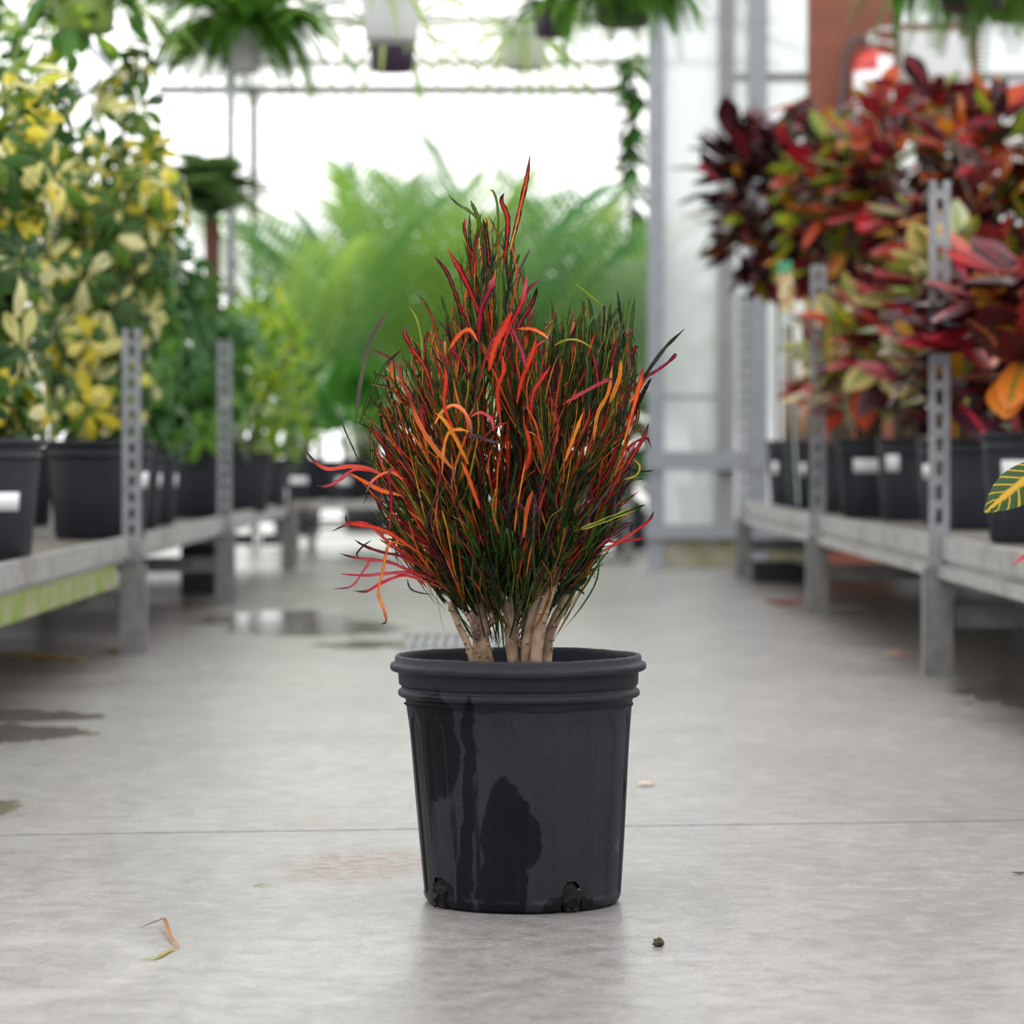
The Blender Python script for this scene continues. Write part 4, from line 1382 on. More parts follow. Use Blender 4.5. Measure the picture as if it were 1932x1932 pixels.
eb = thing('junction_box', 'beige metal box fixed beside the brown column', 'box', (XA(1764, d), yb, ZA(152, d)))
w, hh = 68 * k, 95 * k
link('body', G().span((-w, 0.01, 0), (w, 0.11, hh)).mesh('body', M['box_grey']), eb)
link('cover', G().span((-w * 0.92, 0, hh * 0.12), (w * 0.92, 0.01, hh * 0.95)).mesh('cover', M['white_plastic']), eb)
for i in range(7):
    x = -w + 2 * w * (i + 0.5) / 7
    link('fin', G().span((x - w * 0.09, 0.02, -0.07), (x + w * 0.09, 0.10, 0)).mesh('fin', M['bark_dark']), eb)
link('backing_board', G().span((-w * 1.05, 0.11, -0.25), (w * 1.3, 0.12, hh * 1.2)).mesh('backing_board', M['brown']), eb)
link('conduit', G().tube([(0, 0.06, hh), (0, 0.06, 3.2 - ZA(152, d))], 0.012, 8).mesh('conduit', M['galv'], True), eb)

# ------------------------------------------------------------------ the potted narrow-leaved croton
PX, D0 = 0.0, 3.5
POTX = XA(978, D0)
K = D0 / F                       # metres per photo pixel at the pot
pc = thing('potted_croton', 'bushy narrow-leaved red and orange croton in a black pot on the concrete', 'plant', (POTX, 0, 0))
ZR = ZA(1234, D0)                # rim height


def main_pot():
    n = 360
    base = 0.1075
    lean = 0.0045

    def body(z):
        t = (z - 0.012) / (0.222 - 0.012)
        return 0.1085 + (0.1243 - 0.1085) * t
    prof = [(0.02, 0.004), (0.085, 0.004), (0.098, 0.0005), (0.103, 0.0015), (0.1052, 0.003), (0.1065, 0.005), (0.1075, 0.0075), (0.1082, 0.010), (0.1084, 0.012)]
    zz = 0.014
    while zz < 0.2205:
        prof.append((body(zz), zz))
        zz += 0.0018 if zz < 0.04 else 0.0045
    prof += [(0.1245, 0.2225), (0.1262, 0.2250), (0.1306, 0.2262), (0.1322, 0.2275), (0.1326, 0.2300), (0.1322, 0.2325), (0.1306, 0.2338), (0.1288, 0.2350), (0.1286, 0.2372), (0.1300, 0.2385),
             (0.1312, 0.2400), (0.1318, 0.2520), (0.1326, 0.2535), (0.1385, 0.2545), (0.1402, 0.2560), (0.1404, 0.2600), (0.1396, 0.2622), (0.1368, 0.2630), (0.1352, 0.2645), (0.1350, 0.2690),
             (0.1338, 0.2712), (0.1318, 0.2717), (0.1302, 0.2705), (0.1296, 0.2660), (0.1290, 0.2450), (0.1262, 0.2300), (0.1225, 0.215), (0.1200, 0.195)]
    holes = []
    for px in (828, 1072):
        sx = (px - 982) * K / 0.108
        holes.append(-PI / 2 + math.asin(max(-1, min(1, sx))))
    holes += [holes[1] + PI * 0.6, holes[1] + PI]

    def fn(r, w, z, j):
        rr = r
        if 0.014 <= z < 0.2215 and r > 0.1:
            a = (w / (2 * PI) * 18 + 0.43) % 1.0 - 0.5          # one moulded panel per 20 degrees
            half = 0.34
            top = 0.208
            wd = half
            if z > top - 0.02:
                q = (z - (top - 0.02)) / 0.02
                wd = half * math.sqrt(max(0.0, 1 - q * q))
            e = max(0.0, min(1.0, (wd - abs(a)) / 0.045))
            e = e * e * (3 - 2 * e) if z < top else 0.0
            rr -= 0.0019 * e
            rr += 0.0010 * mnoise.noise(Vector((math.cos(w) * 2.2, math.sin(w) * 2.2, z * 9)))
        if z > 0.2385:
            dz = 0.0012 * mnoise.noise(Vector((math.cos(w) * 1.6, math.sin(w) * 1.6, 4.0))) + (0.0006 * mnoise.noise(Vector((math.cos(w) * 9, math.sin(w) * 9, 7.0))) if z > 0.262 else 0)
            rr += 0.0016 * mnoise.noise(Vector((math.cos(w) * 1.3, math.sin(w) * 1.3, 1.0))) + (0.0007 * mnoise.noise(Vector((math.cos(w) * 11, math.sin(w) * 11, 2.0))) if z > 0.262 else 0)
            dent = math.exp(-((w - (1.5 * PI - 0.03)) / 0.035) ** 2)
            rr -= 0.0016 * dent if 0.2545 <= z <= 0.2635 and r > 0.134 else 0
            z += dz
        x = rr * math.cos(w) + lean * (1 - z / 0.27)
        return (x, rr * math.sin(w), z)
    g = G().lathe(prof, n, fn=fn)
    # arched drain holes at the foot
    keep = []
    for f in g.f:
        cx = sum(g.v[i][0] for i in f) / 4 - lean
        cy = sum(g.v[i][1] for i in f) / 4
        cz = sum(g.v[i][2] for i in f) / 4
        rr = math.hypot(cx, cy)
        w = math.atan2(cy, cx)
        cut = False
        if 0.0005 < cz < 0.036 and rr > 0.1:
            for hw in holes:
                dw = (w - hw + PI) % (2 * PI) - PI
                u = dw * 0.108
                jag = 0.0015 * mnoise.noise(Vector((u * 300, cz * 300, hw)))
                hz = max(0.0, cz - 0.018) / 0.0165
                if abs(u) < 0.0125 * math.sqrt(max(0, 1 - hz * hz)) + jag:
                    cut = True
        if not cut:
            keep.append(f)
    g.f = keep
    g.f.append(tuple(range(n - 1, -1, -1)))
    me = g.mesh('pot', M['pot_main'], True)
    po = link('pot', me, pc)
    tag(po, 'black ribbed nursery pot with wet streaks')
    # dark root clumps in the holes
    for hi, hw in enumerate(holes):
        g = G()
        r = random.Random(hi)
        c = Vector((math.cos(hw) * 0.1005 + lean, math.sin(hw) * 0.1005, 0.017))
        prof2 = [(max(math.sin(PI * j / 10), 0.02), -math.cos(PI * j / 10)) for j in range(11)]

        def fn2(rr, w, z, j):
            p = Vector((rr * math.cos(w), rr * math.sin(w), z))
            q = 1 + 0.5 * mnoise.noise(p * 2.6 + Vector((hi * 3.0, 0, 0)))
            return (c.x + p.x * 0.0125 * q, c.y + p.y * 0.0115 * q, max(0.0008, c.z + p.z * 0.0165 * q))
        g.lathe(prof2, 14, fn=fn2, closed=True)
        for q in range(18):
            a = c + Vector((math.cos(hw), math.sin(hw), 0)) * 0.0085 + Vector((r.uniform(-0.008, 0.008), r.uniform(-0.003, 0.003), r.uniform(-0.012, 0.010)))
            b = a + Vector((r.uniform(-0.004, 0.004), 0, r.uniform(-0.005, 0.004))) + Vector((math.cos(hw), math.sin(hw), 0)) * r.uniform(-0.001, 0.003)
            m = (a + b) / 2 + Vector((math.cos(hw), math.sin(hw), 0)) * 0.002
            a.z, b.z, m.z = max(a.z, 0.001), max(b.z, 0.001), max(m.z, 0.001)
            g.tube([a, m, b], 0.0007, 4)
        for q in range(3):
            w2 = hw + r.uniform(-0.06, 0.1)
            e = Vector((math.cos(w2) * 0.1115 + lean, math.sin(w2) * 0.1115, 0.004))
            o0 = len(g.v)
            sz = r.uniform(0.002, 0.0042)
            for dx, dy, dz in ((1, 0, 0), (-1, 0, 0), (0, 1, 0), (0, -1, 0), (0.2, 0, 1), (0, 0, -0.8)):
                g.v.append((e.x + dx * sz, e.y + dy * sz, max(0.0004, e.z + dz * sz)))
            for f in ((0, 2, 4), (2, 1, 4), (1, 3, 4), (3, 0, 4), (2, 0, 5), (1, 2, 5), (3, 1, 5), (0, 3, 5)):
                g.f.append(tuple(o0 + i for i in f))
        ro = link('root_clump', g.mesh('root_clump', M['soil'], False), po)
        tag(ro, 'dark roots and soil in a drain hole')
    return po


main_pot()
SOILZ = 0.222
sg = G().lathe([(0.1262, SOILZ - 0.004), (0.10, SOILZ), (0.06, SOILZ + 0.003), (0.004, SOILZ + 0.004)], 64,
               fn=lambda r, w, z, j: (r * math.cos(w), r * math.sin(w), z + 0.004 * mnoise.noise(Vector((math.cos(w) * r * 60, math.sin(w) * r * 60, 0)))))
sg.f.append(tuple(192 + k for k in range(64)))
link('soil', sg.mesh('soil', M['soil'], True), pc)


def Q(px, py, dy=0.0):
    """Plant-local point for a photo pixel, dy metres behind the pot axis."""
    return P(px, py, D0 + dy) - Vector((POTX, 0, 0))


# stems traced from the photo: (pixel, pixel, depth offset, radius in mm)
TR = [
    ([(918, 1262, -.01), (908, 1215, -.01), (906, 1175, -.01), (900, 1140, -.01)], (11.5, 11, 11, 8)),
    ([(893, 1258, -.03), (884, 1220, -.03), (862, 1172, -.03), (848, 1135, -.03)], (4, 4.2, 4, 3.4)),
    ([(900, 1205, -.02), (890, 1175, -.03), (878, 1150, -.03)], (3.2, 3, 3)),
    ([(920, 1180, -.005), (938, 1162, -.01), (935, 1130, -.01), (928, 1100, -.01)], (4.5, 4, 3.6, 3.2)),
    ([(970, 1262, -.02), (963, 1200, -.02), (960, 1160, -.02), (948, 1132, -.02), (936, 1105, -.02)], (7.5, 7, 6.5, 5.5, 4.5)),
    ([(960, 1162, -.02), (970, 1130, -.015), (975, 1095, -.01)], (6, 5.4, 4.5)),
    ([(975, 1225, -.012), (972, 1180, -.005), (980, 1130, 0)], (5, 4.6, 4)),
    ([(992, 1262, -.03), (996, 1210, -.03), (1006, 1160, -.03), (1020, 1110, -.03), (1030, 1075, -.02)], (7.2, 7, 6.6, 6, 5)),
    ([(990, 1205, .01), (990, 1160, .01), (988, 1110, .01), (985, 1075, .01)], (4.5, 4.2, 4, 3.6)),
    ([(1010, 1262, -.04), (1015, 1205, -.04), (1026, 1150, -.04), (1042, 1105, -.035), (1052, 1070, -.03)], (7.8, 7.4, 7, 6, 5)),
    ([(1030, 1262, -.015), (1034, 1205, -.01), (1050, 1165, -.01), (1065, 1135, -.005), (1082, 1105, 0)], (7.5, 7, 6.4, 5.6, 4.6)),
    ([(1003, 1262, .03), (1006, 1190, .03), (1008, 1130, .035), (1012, 1080, .04)], (4.5, 4.2, 4, 3.6)),
    ([(922, 1262, .03), (914, 1190, .035), (910, 1120, .04), (905, 1070, .045)], (5, 5, 4.6, 4)),
]
rs = random.Random(3)
starts = []
trunks = []
for pts, rad in TR:
    c = catmull([Q(*p) for p in pts], 14)
    m = len(rad)
    rr = []
    for i in range(14):
        u = i / 13 * (m - 1)
        k = min(int(u), m - 2)
        rr.append((rad[k] + (rad[k + 1] - rad[k]) * (u - k)) / 1000 * rs.uniform(0.80, 0.94))
    g = G()
    g.tube(c, rr, 12)
    for q in range(13):                                      # leaf-scar knobs
        i = rs.randrange(2, 12)
        a = rs.uniform(0, 2 * PI)
        dd = Vector((math.cos(a), math.sin(a), 0.15))
        b = c[i] + dd * rr[i] * 0.8
        g.tube([b, b + dd * (rr[i] * 0.18 + 0.0012), b + dd * (rr[i] * 0.2 + 0.0022)], [0.0021, 0.0019, 0.0009], 6)
    trunks.append(g)
    starts.append((c[-1], (c[-1] - c[-3]).normalized(), len(trunks) - 1))

# crown envelope in the photo (leaf tips) and its depth
ENV = [(1095, 1120), (1150, 1030), (1188, 930), (1206, 820), (1208, 720), (1192, 615), (1140, 575), (1080, 575), (1035, 600), (1008, 560), (988, 490), (955, 410), (905, 400), (872, 450), (845, 570), (795, 622),
       (738, 655), (695, 715), (676, 800), (690, 890), (715, 985), (758, 1062), (835, 1130), (960, 1110)]


def inside(x, y):
    c = False
    n = len(ENV)
    for i in range(n):
        x1, y1 = ENV[i]
        x2, y2 = ENV[(i + 1) % n]
        if (y1 > y) != (y2 > y) and x < (x2 - x1) * (y - y1) / (y2 - y1) + x1:
            c = not c
    return c


def halfw(y):
    """Left and right limits of the crown at a pixel row."""
    xs_ = []
    n = len(ENV)
    for i in range(n):
        x1, y1 = ENV[i]
        x2, y2 = ENV[(i + 1) % n]
        if (y1 > y) != (y2 > y):
            xs_.append((x2 - x1) * (y - y1) / (y2 - y1) + x1)
    return (min(xs_), max(xs_)) if len(xs_) >= 2 else (940, 980)


def sample(r, ymin, ymax, depthk=0.85):
    while True:
        x, y = r.uniform(660, 1215), r.uniform(ymin, ymax)
        if inside(x, y):
            a, b = halfw(y)
            u = (x - (a + b) / 2) / max((b - a) / 2, 1)
            hw = (b - a) / 2 * K * depthk
            lim = hw * math.sqrt(max(0.0, 1 - u * u))
            return x, y, r.uniform(-1, 1) * lim


rb = random.Random(12)
anchors = []
twigs = []
for i in range(96):
    x, y, dy = sample(rb, 560 if i % 6 else 470, 1010)
    tip = Q(x, y, dy)
    tip = tip + (Q(965, 1180) - tip) * 0.12
    best = min(starts, key=lambda s: abs(s[0].x - tip.x * 0.45) + abs(s[0].y - tip.y * 0.4) + rb.uniform(0, 0.03))
    b, bd, gi = best
    mid = b + bd * (tip - b).length * 0.45 + Vector((0, 0, 0.01))
    path = bez(b - bd * 0.006, mid, tip, 12)
    path = [p + rv(rb, 0.002) * (j > 0) for j, p in enumerate(path)]
    twigs.append((gi, G().tube(path, [0.0030 - 0.0017 * j / 11 for j in range(12)], 6)))
    for j in range(1, 12):
        anchors.append((path[j], (path[j] - path[j - 1]).normalized()))
stem_objs = [link('stem', g.mesh('stem', M['bark'], True), pc) for g in trunks]
for gi, g in twigs:
    link('branch', g.mesh('branch', M['twig'], True), stem_objs[gi])
kd = KDTree(len(anchors))
for i, (p, _) in enumerate(anchors):
    kd.insert(p, i)
kd.balance()

# leaf colours (centre, margin)
BLK, PUR, DKG = (0.014, 0.014, 0.010), (0.045, 0.012, 0.022), (0.018, 0.044, 0.012)
GRN, OLV, LIM, YG = (0.048, 0.110, 0.016), (0.105, 0.150, 0.020), (0.26, 0.34, 0.05), (0.40, 0.42, 0.05)
RED, CRM, ORR, ORG, GLD, PNK, SAL = (0.58, 0.020, 0.022), (0.40, 0.014, 0.045), (0.72, 0.075, 0.022), (0.78, 0.17, 0.03), (0.80, 0.36, 0.04), (0.62, 0.09, 0.11), (0.80, 0.22, 0.11)
GREY = (0.10, 0.075, 0.085)


def ribbon_leaf(lv, pts, w, cc, ec, th, rng, n=13, face=None, tipc=None, basec=None, hook=0.0, tw=None):
    c = catmull(pts, n) if len(pts) != n else pts
    wid = []
    for i in range(n):
        t = i / (n - 1)
        f = min(1.0, 0.28 + t * 4.0) * (1.0 if t < 0.72 else max(0.10, 1 - ((t - 0.72) / 0.28) ** 1.6 * 0.9))
        wid.append(w * f * rng.uniform(0.8, 1.18))
    ccs, ecs = [], []
    for i in range(n):
        t = i / (n - 1)
        a, b = cc, ec
        if basec is not None and t < 0.45:
            k = 1 - t / 0.45
            a = tuple(p + (q - p) * k for p, q in zip(a, basec))
        if tipc is not None and t > 0.66:
            k = min(1, (t - 0.66) / 0.22)
            a = tuple(p + (q - p) * k for p, q in zip(a, tipc))
            b = tuple(p + (q - p) * k for p, q in zip(b, tipc))
        ccs.append(tuple(a) + (th,))
        ecs.append(tuple(b) + (1,))
    if face is None:
        face = Vector((rng.uniform(-0.7, 0.7), -1, rng.uniform(-0.1, 0.7)))
    lv.ribbon(c, wid, face, rng.uniform(0.15, 0.45) * rng.choice((1, 1, -1)), rng.uniform(-1.3, 1.3) if tw is None else tw, ccs, ecs)


HERO = [  # (pixel path, width px, centre, margin, share of centre colour, tip colour, base colour, depth offset)
    ([(962, 470), (974, 425), (984, 380), (994, 335), (1000, 292)], 12, ORR, BLK, .75, (0.10, 0.03, 0.03), GLD, -.02),
    ([(950, 505), (957, 445), (957, 408), (946, 380), (951, 364)], 12, RED, BLK, .62, BLK, None, -.03),
    ([(934, 485), (940, 430), (938, 385), (931, 362), (924, 359)], 6, OLV, GRN, .8, None, None, -.01),
    ([(910, 460), (903, 415), (896, 395), (888, 378)], 11, OLV, GRN, .7, None, None, -.03),
    ([(925, 475), (906, 420), (882, 395), (866, 386), (846, 368)], 8, OLV, GRN, .7, BLK, None, -.02),
    ([(896, 545), (886, 475), (876, 432), (878, 414)], 8, RED, BLK, .5, DKG, None, -.04),
    ([(926, 525), (919, 455), (911, 412)], 10, ORR, BLK, .35, BLK, None, -.04),
    ([(912, 612), (890, 556), (868, 510), (845, 470)], 12, RED, BLK, .8, None, None, -.06),
    ([(872, 595), (857, 548), (842, 512), (820, 484)], 10, RED, BLK, .38, None, None, -.07),
    ([(908, 565), (893, 505), (886, 450), (886, 400)], 9, GRN, BLK, .4, None, None, -.01),
    ([(918, 520), (915, 470), (908, 440), (903, 410)], 9, OLV, DKG, .6, None, None, 0),
    ([(902, 650), (906, 590), (924, 545), (935, 517)], 15, CRM, PUR, .75, PNK, None, -.09),
    ([(944, 620), (945, 560), (944, 498)], 12, OLV, GRN, .75, None, None, -.10),
    ([(938, 690), (960, 622), (984, 572), (994, 523)], 12, RED, PUR, .8, PNK, ORR, -.11),
    ([(964, 648), (984, 604), (1004, 572), (1014, 542)], 11, CRM, BLK, .55, BLK, RED, -.08),
    ([(988, 560), (1003, 541), (1022, 528)], 8, CRM, PUR, .6, GREY, None, -.10),
    ([(922, 700), (934, 652), (953, 616), (966, 588)], 17, ORR, RED, .85, None, ORG, -.125),
    ([(846, 662), (866, 632), (886, 622), (902, 645)], 10, ORG, ORR, .8, None, None, -.13),
    ([(978, 620), (1004, 621), (1024, 631), (1034, 640)], 9, ORG, ORR, .8, None, None, -.12),
    ([(988, 705), (1000, 668), (1018, 648), (1036, 640)], 9, ORR, PUR, .6, GREY, None, -.12),
    ([(962, 610), (975, 640), (986, 668), (993, 700)], 12, CRM, PUR, .7, None, RED, -.13),
    ([(670, 800), (680, 722), (695, 652), (715, 612), (732, 588)], 11, GRN, GREY, .45, (0.16, 0.06, 0.075), OLV, 0.0),
    ([(678, 800), (700, 742), (725, 692), (757, 660)], 8, OLV, DKG, .5, PUR, None, -.02),
    ([(682, 800), (708, 765), (735, 738), (765, 715)], 6, OLV, GRN, .7, None, None, -.03),
    ([(703, 660), (726, 670), (742, 682), (752, 700)], 5, CRM, PUR, .6, None, None, -.02),
    ([(822, 768), (806, 702), (777, 656), (763, 626), (772, 612)], 10, RED, BLK, .68, GREY, ORR, -.10),
    ([(797, 730), (796, 650), (786, 602), (772, 578)], 7, LIM, OLV, .8, None, None, -.06),
    ([(830, 660), (816, 603), (801, 572), (787, 555)], 7, RED, DKG, .45, DKG, None, -.05),
    ([(848, 640), (845, 600), (838, 580), (832, 555)], 7, GRN, DKG, .6, None, None, 0),
    ([(820, 800), (835, 775), (856, 764), (876, 776), (888, 805), (890, 846)], 10, SAL, ORG, .8, PUR, GLD, -.155),
    ([(884, 876), (862, 832), (841, 797), (822, 779)], 10, GLD, ORG, .85, None, None, -.15),
    ([(834, 895), (838, 842), (848, 815), (868, 810), (886, 815)], 8, GLD, ORG, .8, None, None, -.155),
    ([(888, 786), (906, 778), (926, 790), (932, 814)], 9, PNK, CRM, .7, None, SAL, -.155),
    ([(888, 820), (905, 824), (926, 832), (950, 837)], 7, PUR, GREY, .6, None, None, -.16),
    ([(855, 886), (817, 842), (787, 792), (768, 738)], 11, ORG, SAL, .8, CRM, GLD, -.13),
    ([(872, 850), (850, 800), (838, 760), (842, 715), (838, 690)], 9, ORR, RED, .7, None, None, -.14),
    ([(895, 740), (880, 700), (862, 670), (845, 655)], 8, RED, PUR, .6, None, None, -.12),
    ([(945, 800), (938, 740), (950, 700), (948, 670)], 10, ORR, RED, .8, None, None, -.14),
    ([(975, 760), (985, 715), (1003, 670), (1010, 640)], 11, ORR, RED, .75, None, None, -.14),
    ([(1000, 800), (1005, 745), (1022, 715), (1040, 690)], 10, ORR, CRM, .7, None, None, -.13),
    ([(740, 908), (702, 887), (660, 880), (620, 885), (596, 873), (578, 852)], 10, ORR, PNK, .7, BLK, ORG, -.05),
    ([(706, 890), (668, 886), (641, 905), (617, 917), (596, 917)], 8, PNK, CRM, .6, PUR, ORR, -.06),
    ([(775, 938), (722, 926), (690, 910), (660, 893)], 10, ORG, ORR, .75, None, GLD, -.09),
    ([(760, 905), (735, 890), (705, 905), (690, 930)], 8, SAL, ORR, .7, GREY, None, -.10),
    ([(735, 1000), (738, 940), (733, 900), (739, 880)], 8, CRM, PUR, .7, GREY, RED, -.11),
    ([(800, 1050), (745, 1012), (712, 996), (680, 990), (656, 984), (653, 969)], 10, ORR, RED, .75, BLK, ORG, -.06),
    ([(790, 1065), (732, 1022), (692, 988), (656, 990), (625, 1003)], 7, PNK, CRM, .7, PUR, ORR, -.04),
    ([(722, 1010), (705, 985), (693, 980), (688, 985)], 4, BLK, BLK, .5, None, None, -.03),
    ([(840, 1105), (775, 1078), (737, 1061), (702, 1056), (666, 1051), (640, 1044)], 7, PNK, CRM, .7, BLK, ORR, -.05),
    ([(825, 1085), (765, 1052), (722, 1042), (690, 1031), (668, 1018)], 7, CRM, PUR, .5, BLK, RED, -.07),
    ([(850, 1110), (785, 1082), (732, 1082), (690, 1086), (641, 1083)], 8, PNK, CRM, .75, CRM, SAL, -.04),
    ([(840, 1112), (770, 1086), (741, 1091), (711, 1105), (691, 1116), (666, 1115)], 9, CRM, PNK, .6, BLK, ORR, -.05),
    ([(790, 1080), (710, 1056), (690, 1072), (664, 1106), (627, 1111)], 6, PNK, CRM, .7, PUR, None, -.03),
    ([(700, 1020), (685, 1030), (673, 1045), (680, 1055)], 4, BLK, BLK, .5, None, None, -.02),
    ([(765, 1030), (735, 1025), (722, 1080), (714, 1118), (725, 1150), (729, 1172), (719, 1178)], 7, GLD, ORR, .6, BLK, YG, -.07),
    ([(768, 1092), (774, 1110), (790, 1118), (815, 1122)], 4, BLK, DKG, .5, None, None, -.05),
    ([(1200, 740), (1228, 692), (1258, 652), (1292, 620)], 9, DKG, BLK, .6, BLK, None, -.01),
    ([(1175, 755), (1213, 716), (1244, 696), (1270, 676), (1274, 668), (1258, 684)], 7, CRM, PUR, .7, PUR, RED, -.03),
    ([(1188, 800), (1212, 745), (1229, 713)], 10, PUR, BLK, .5, None, None, -.02),
    ([(1176, 890), (1199, 852), (1215, 822), (1224, 798)], 10, RED, PUR, .7, BLK, ORR, -.03),
    ([(1188, 760), (1205, 735), (1222, 705)], 9, ORG, ORR, .8, PUR, GLD, -.06),
    ([(1178, 905), (1200, 897), (1207, 880), (1194, 865)], 5, GLD, YG, .7, None, None, -.02),
    ([(1185, 885), (1205, 889), (1225, 889), (1234, 887)], 4, BLK, BLK, .5, None, None, 0),
    ([(1085, 1002), (1130, 986), (1176, 968), (1218, 952)], 11, DKG, YG, .75, BLK, OLV, -.08),
    ([(1140, 955), (1166, 934), (1190, 908)], 11, PUR, BLK, .5, None, None, -.05),
    ([(1125, 1048), (1172, 1020), (1202, 1000), (1226, 980), (1234, 964)], 7, RED, CRM, .7, BLK, ORG, -.04),
    ([(1120, 1040), (1150, 1014), (1176, 994), (1190, 990), (1189, 1006)], 10, GREY, PUR, .5, BLK, ORR, -.06),
    ([(1125, 1020), (1165, 1022), (1200, 1018), (1218, 1014)], 5, CRM, RED, .7, None, ORR, -.03),
    ([(1055, 1122), (1080, 1112), (1098, 1098), (1108, 1088)], 12, DKG, BLK, .6, None, None, -.05),
    ([(1075, 1108), (1090, 1112), (1104, 1122)], 7, DKG, BLK, .5, None, None, -.06),
    ([(1046, 652), (1066, 642), (1090, 642), (1118, 656)], 5, LIM, YG, .8, None, None, -.10),
    ([(1138, 578), (1112, 556), (1083, 533)], 6, LIM, OLV, .7, None, None, -.05),
    ([(1060, 764), (1100, 741), (1140, 720), (1160, 714)], 8, CRM, PNK, .7, PUR, RED, -.14),
    ([(1176, 840), (1194, 775), (1208, 722), (1214, 690)], 10, ORG, RED, .75, CRM, GLD, -.10),
    ([(1066, 870), (1084, 822), (1100, 778)], 9, GLD, ORG, .8, None, None, -.15),
    ([(1120, 830), (1128, 780), (1148, 740), (1155, 690)], 9, ORG, GLD, .8, None, None, -.14),
    ([(1130, 735), (1125, 695), (1118, 665)], 8, RED, PUR, .6, None, None, -.12),
    ([(1150, 760), (1168, 715), (1172, 680)], 10, ORG, GLD, .8, None, None, -.12),
    ([(985, 900), (1000, 850), (990, 800)], 9, ORR, RED, .7, None, None, -.15),
    ([(905, 960), (885, 905), (870, 870)], 10, ORG, ORR, .75, None, None, -.15),
    ([(988, 1015), (994, 960), (1005, 925)], 9, ORR, ORG, .7, None, GLD, -.14),
    ([(1020, 980), (1010, 945), (1006, 928)], 7, GREY, PUR, .6, None, None, -.15),
    ([(1010, 935), (1008, 960), (1006, 975)], 7, GREY, PUR, .6, None, None, -.155),
    ([(1040, 690), (1052, 640), (1045, 600), (1040, 568)], 9, GRN, DKG, .6, None, None, -.08),
    ([(1060, 680), (1068, 630), (1060, 590)], 9, OLV, GRN, .6, None, None, -.09),
    ([(1090, 690), (1088, 630), (1098, 585)], 9, OLV, DKG, .6, None, None, -.09),
    ([(1115, 690), (1120, 630), (1112, 575), (1105, 562)], 10, GRN, DKG, .6, None, None, -.08),
    ([(1150, 680), (1148, 630), (1152, 570)], 8, GRN, BLK, .5, None, None, -.05),
    ([(1175, 690), (1178, 640), (1170, 590), (1165, 548)], 8, DKG, BLK, .6, None, None, -.03),
    ([(1178, 640), (1182, 600), (1190, 555)], 7, OLV, GRN, .6, None, None, -.02),
    ([(1192, 700), (1196, 660), (1206, 655)], 9, RED, BLK, .4, None, None, -.02),
    ([(1000, 470), (985, 500), (975, 520)], 5, GREY, PUR, .5, None, None, -.06),
    ([(640, 778), (650, 810), (668, 850), (680, 880)], 4, DKG, GREY, .6, None, None, .03),
]
rh = random.Random(5)


def leaf_obj(lv):
    o = link('leaf', lv.mesh('leaf', M['mainleaf']), pc)
    return o


nsep = 0
for path, w, cc, ec, th, tipc, basec, dy in HERO:
    lv = Leaves()
    m = len(path)
    pts = []
    for i, p in enumerate(path):
        u = i / (m - 1)
        dd = dy * (0.75 + 0.25 * u) + rh.uniform(-0.006, 0.006)
        pts.append(Q(p[0], p[1], dd))
    ribbon_leaf(lv, pts, w * K * 0.78, cc, ec, th * 0.62, rh, 20, Vector((rh.uniform(-0.3, 0.3), -1, rh.uniform(0, 0.35))), tipc, basec, tw=rh.uniform(-0.5, 0.5))
    leaf_obj(lv)
    nsep += 1

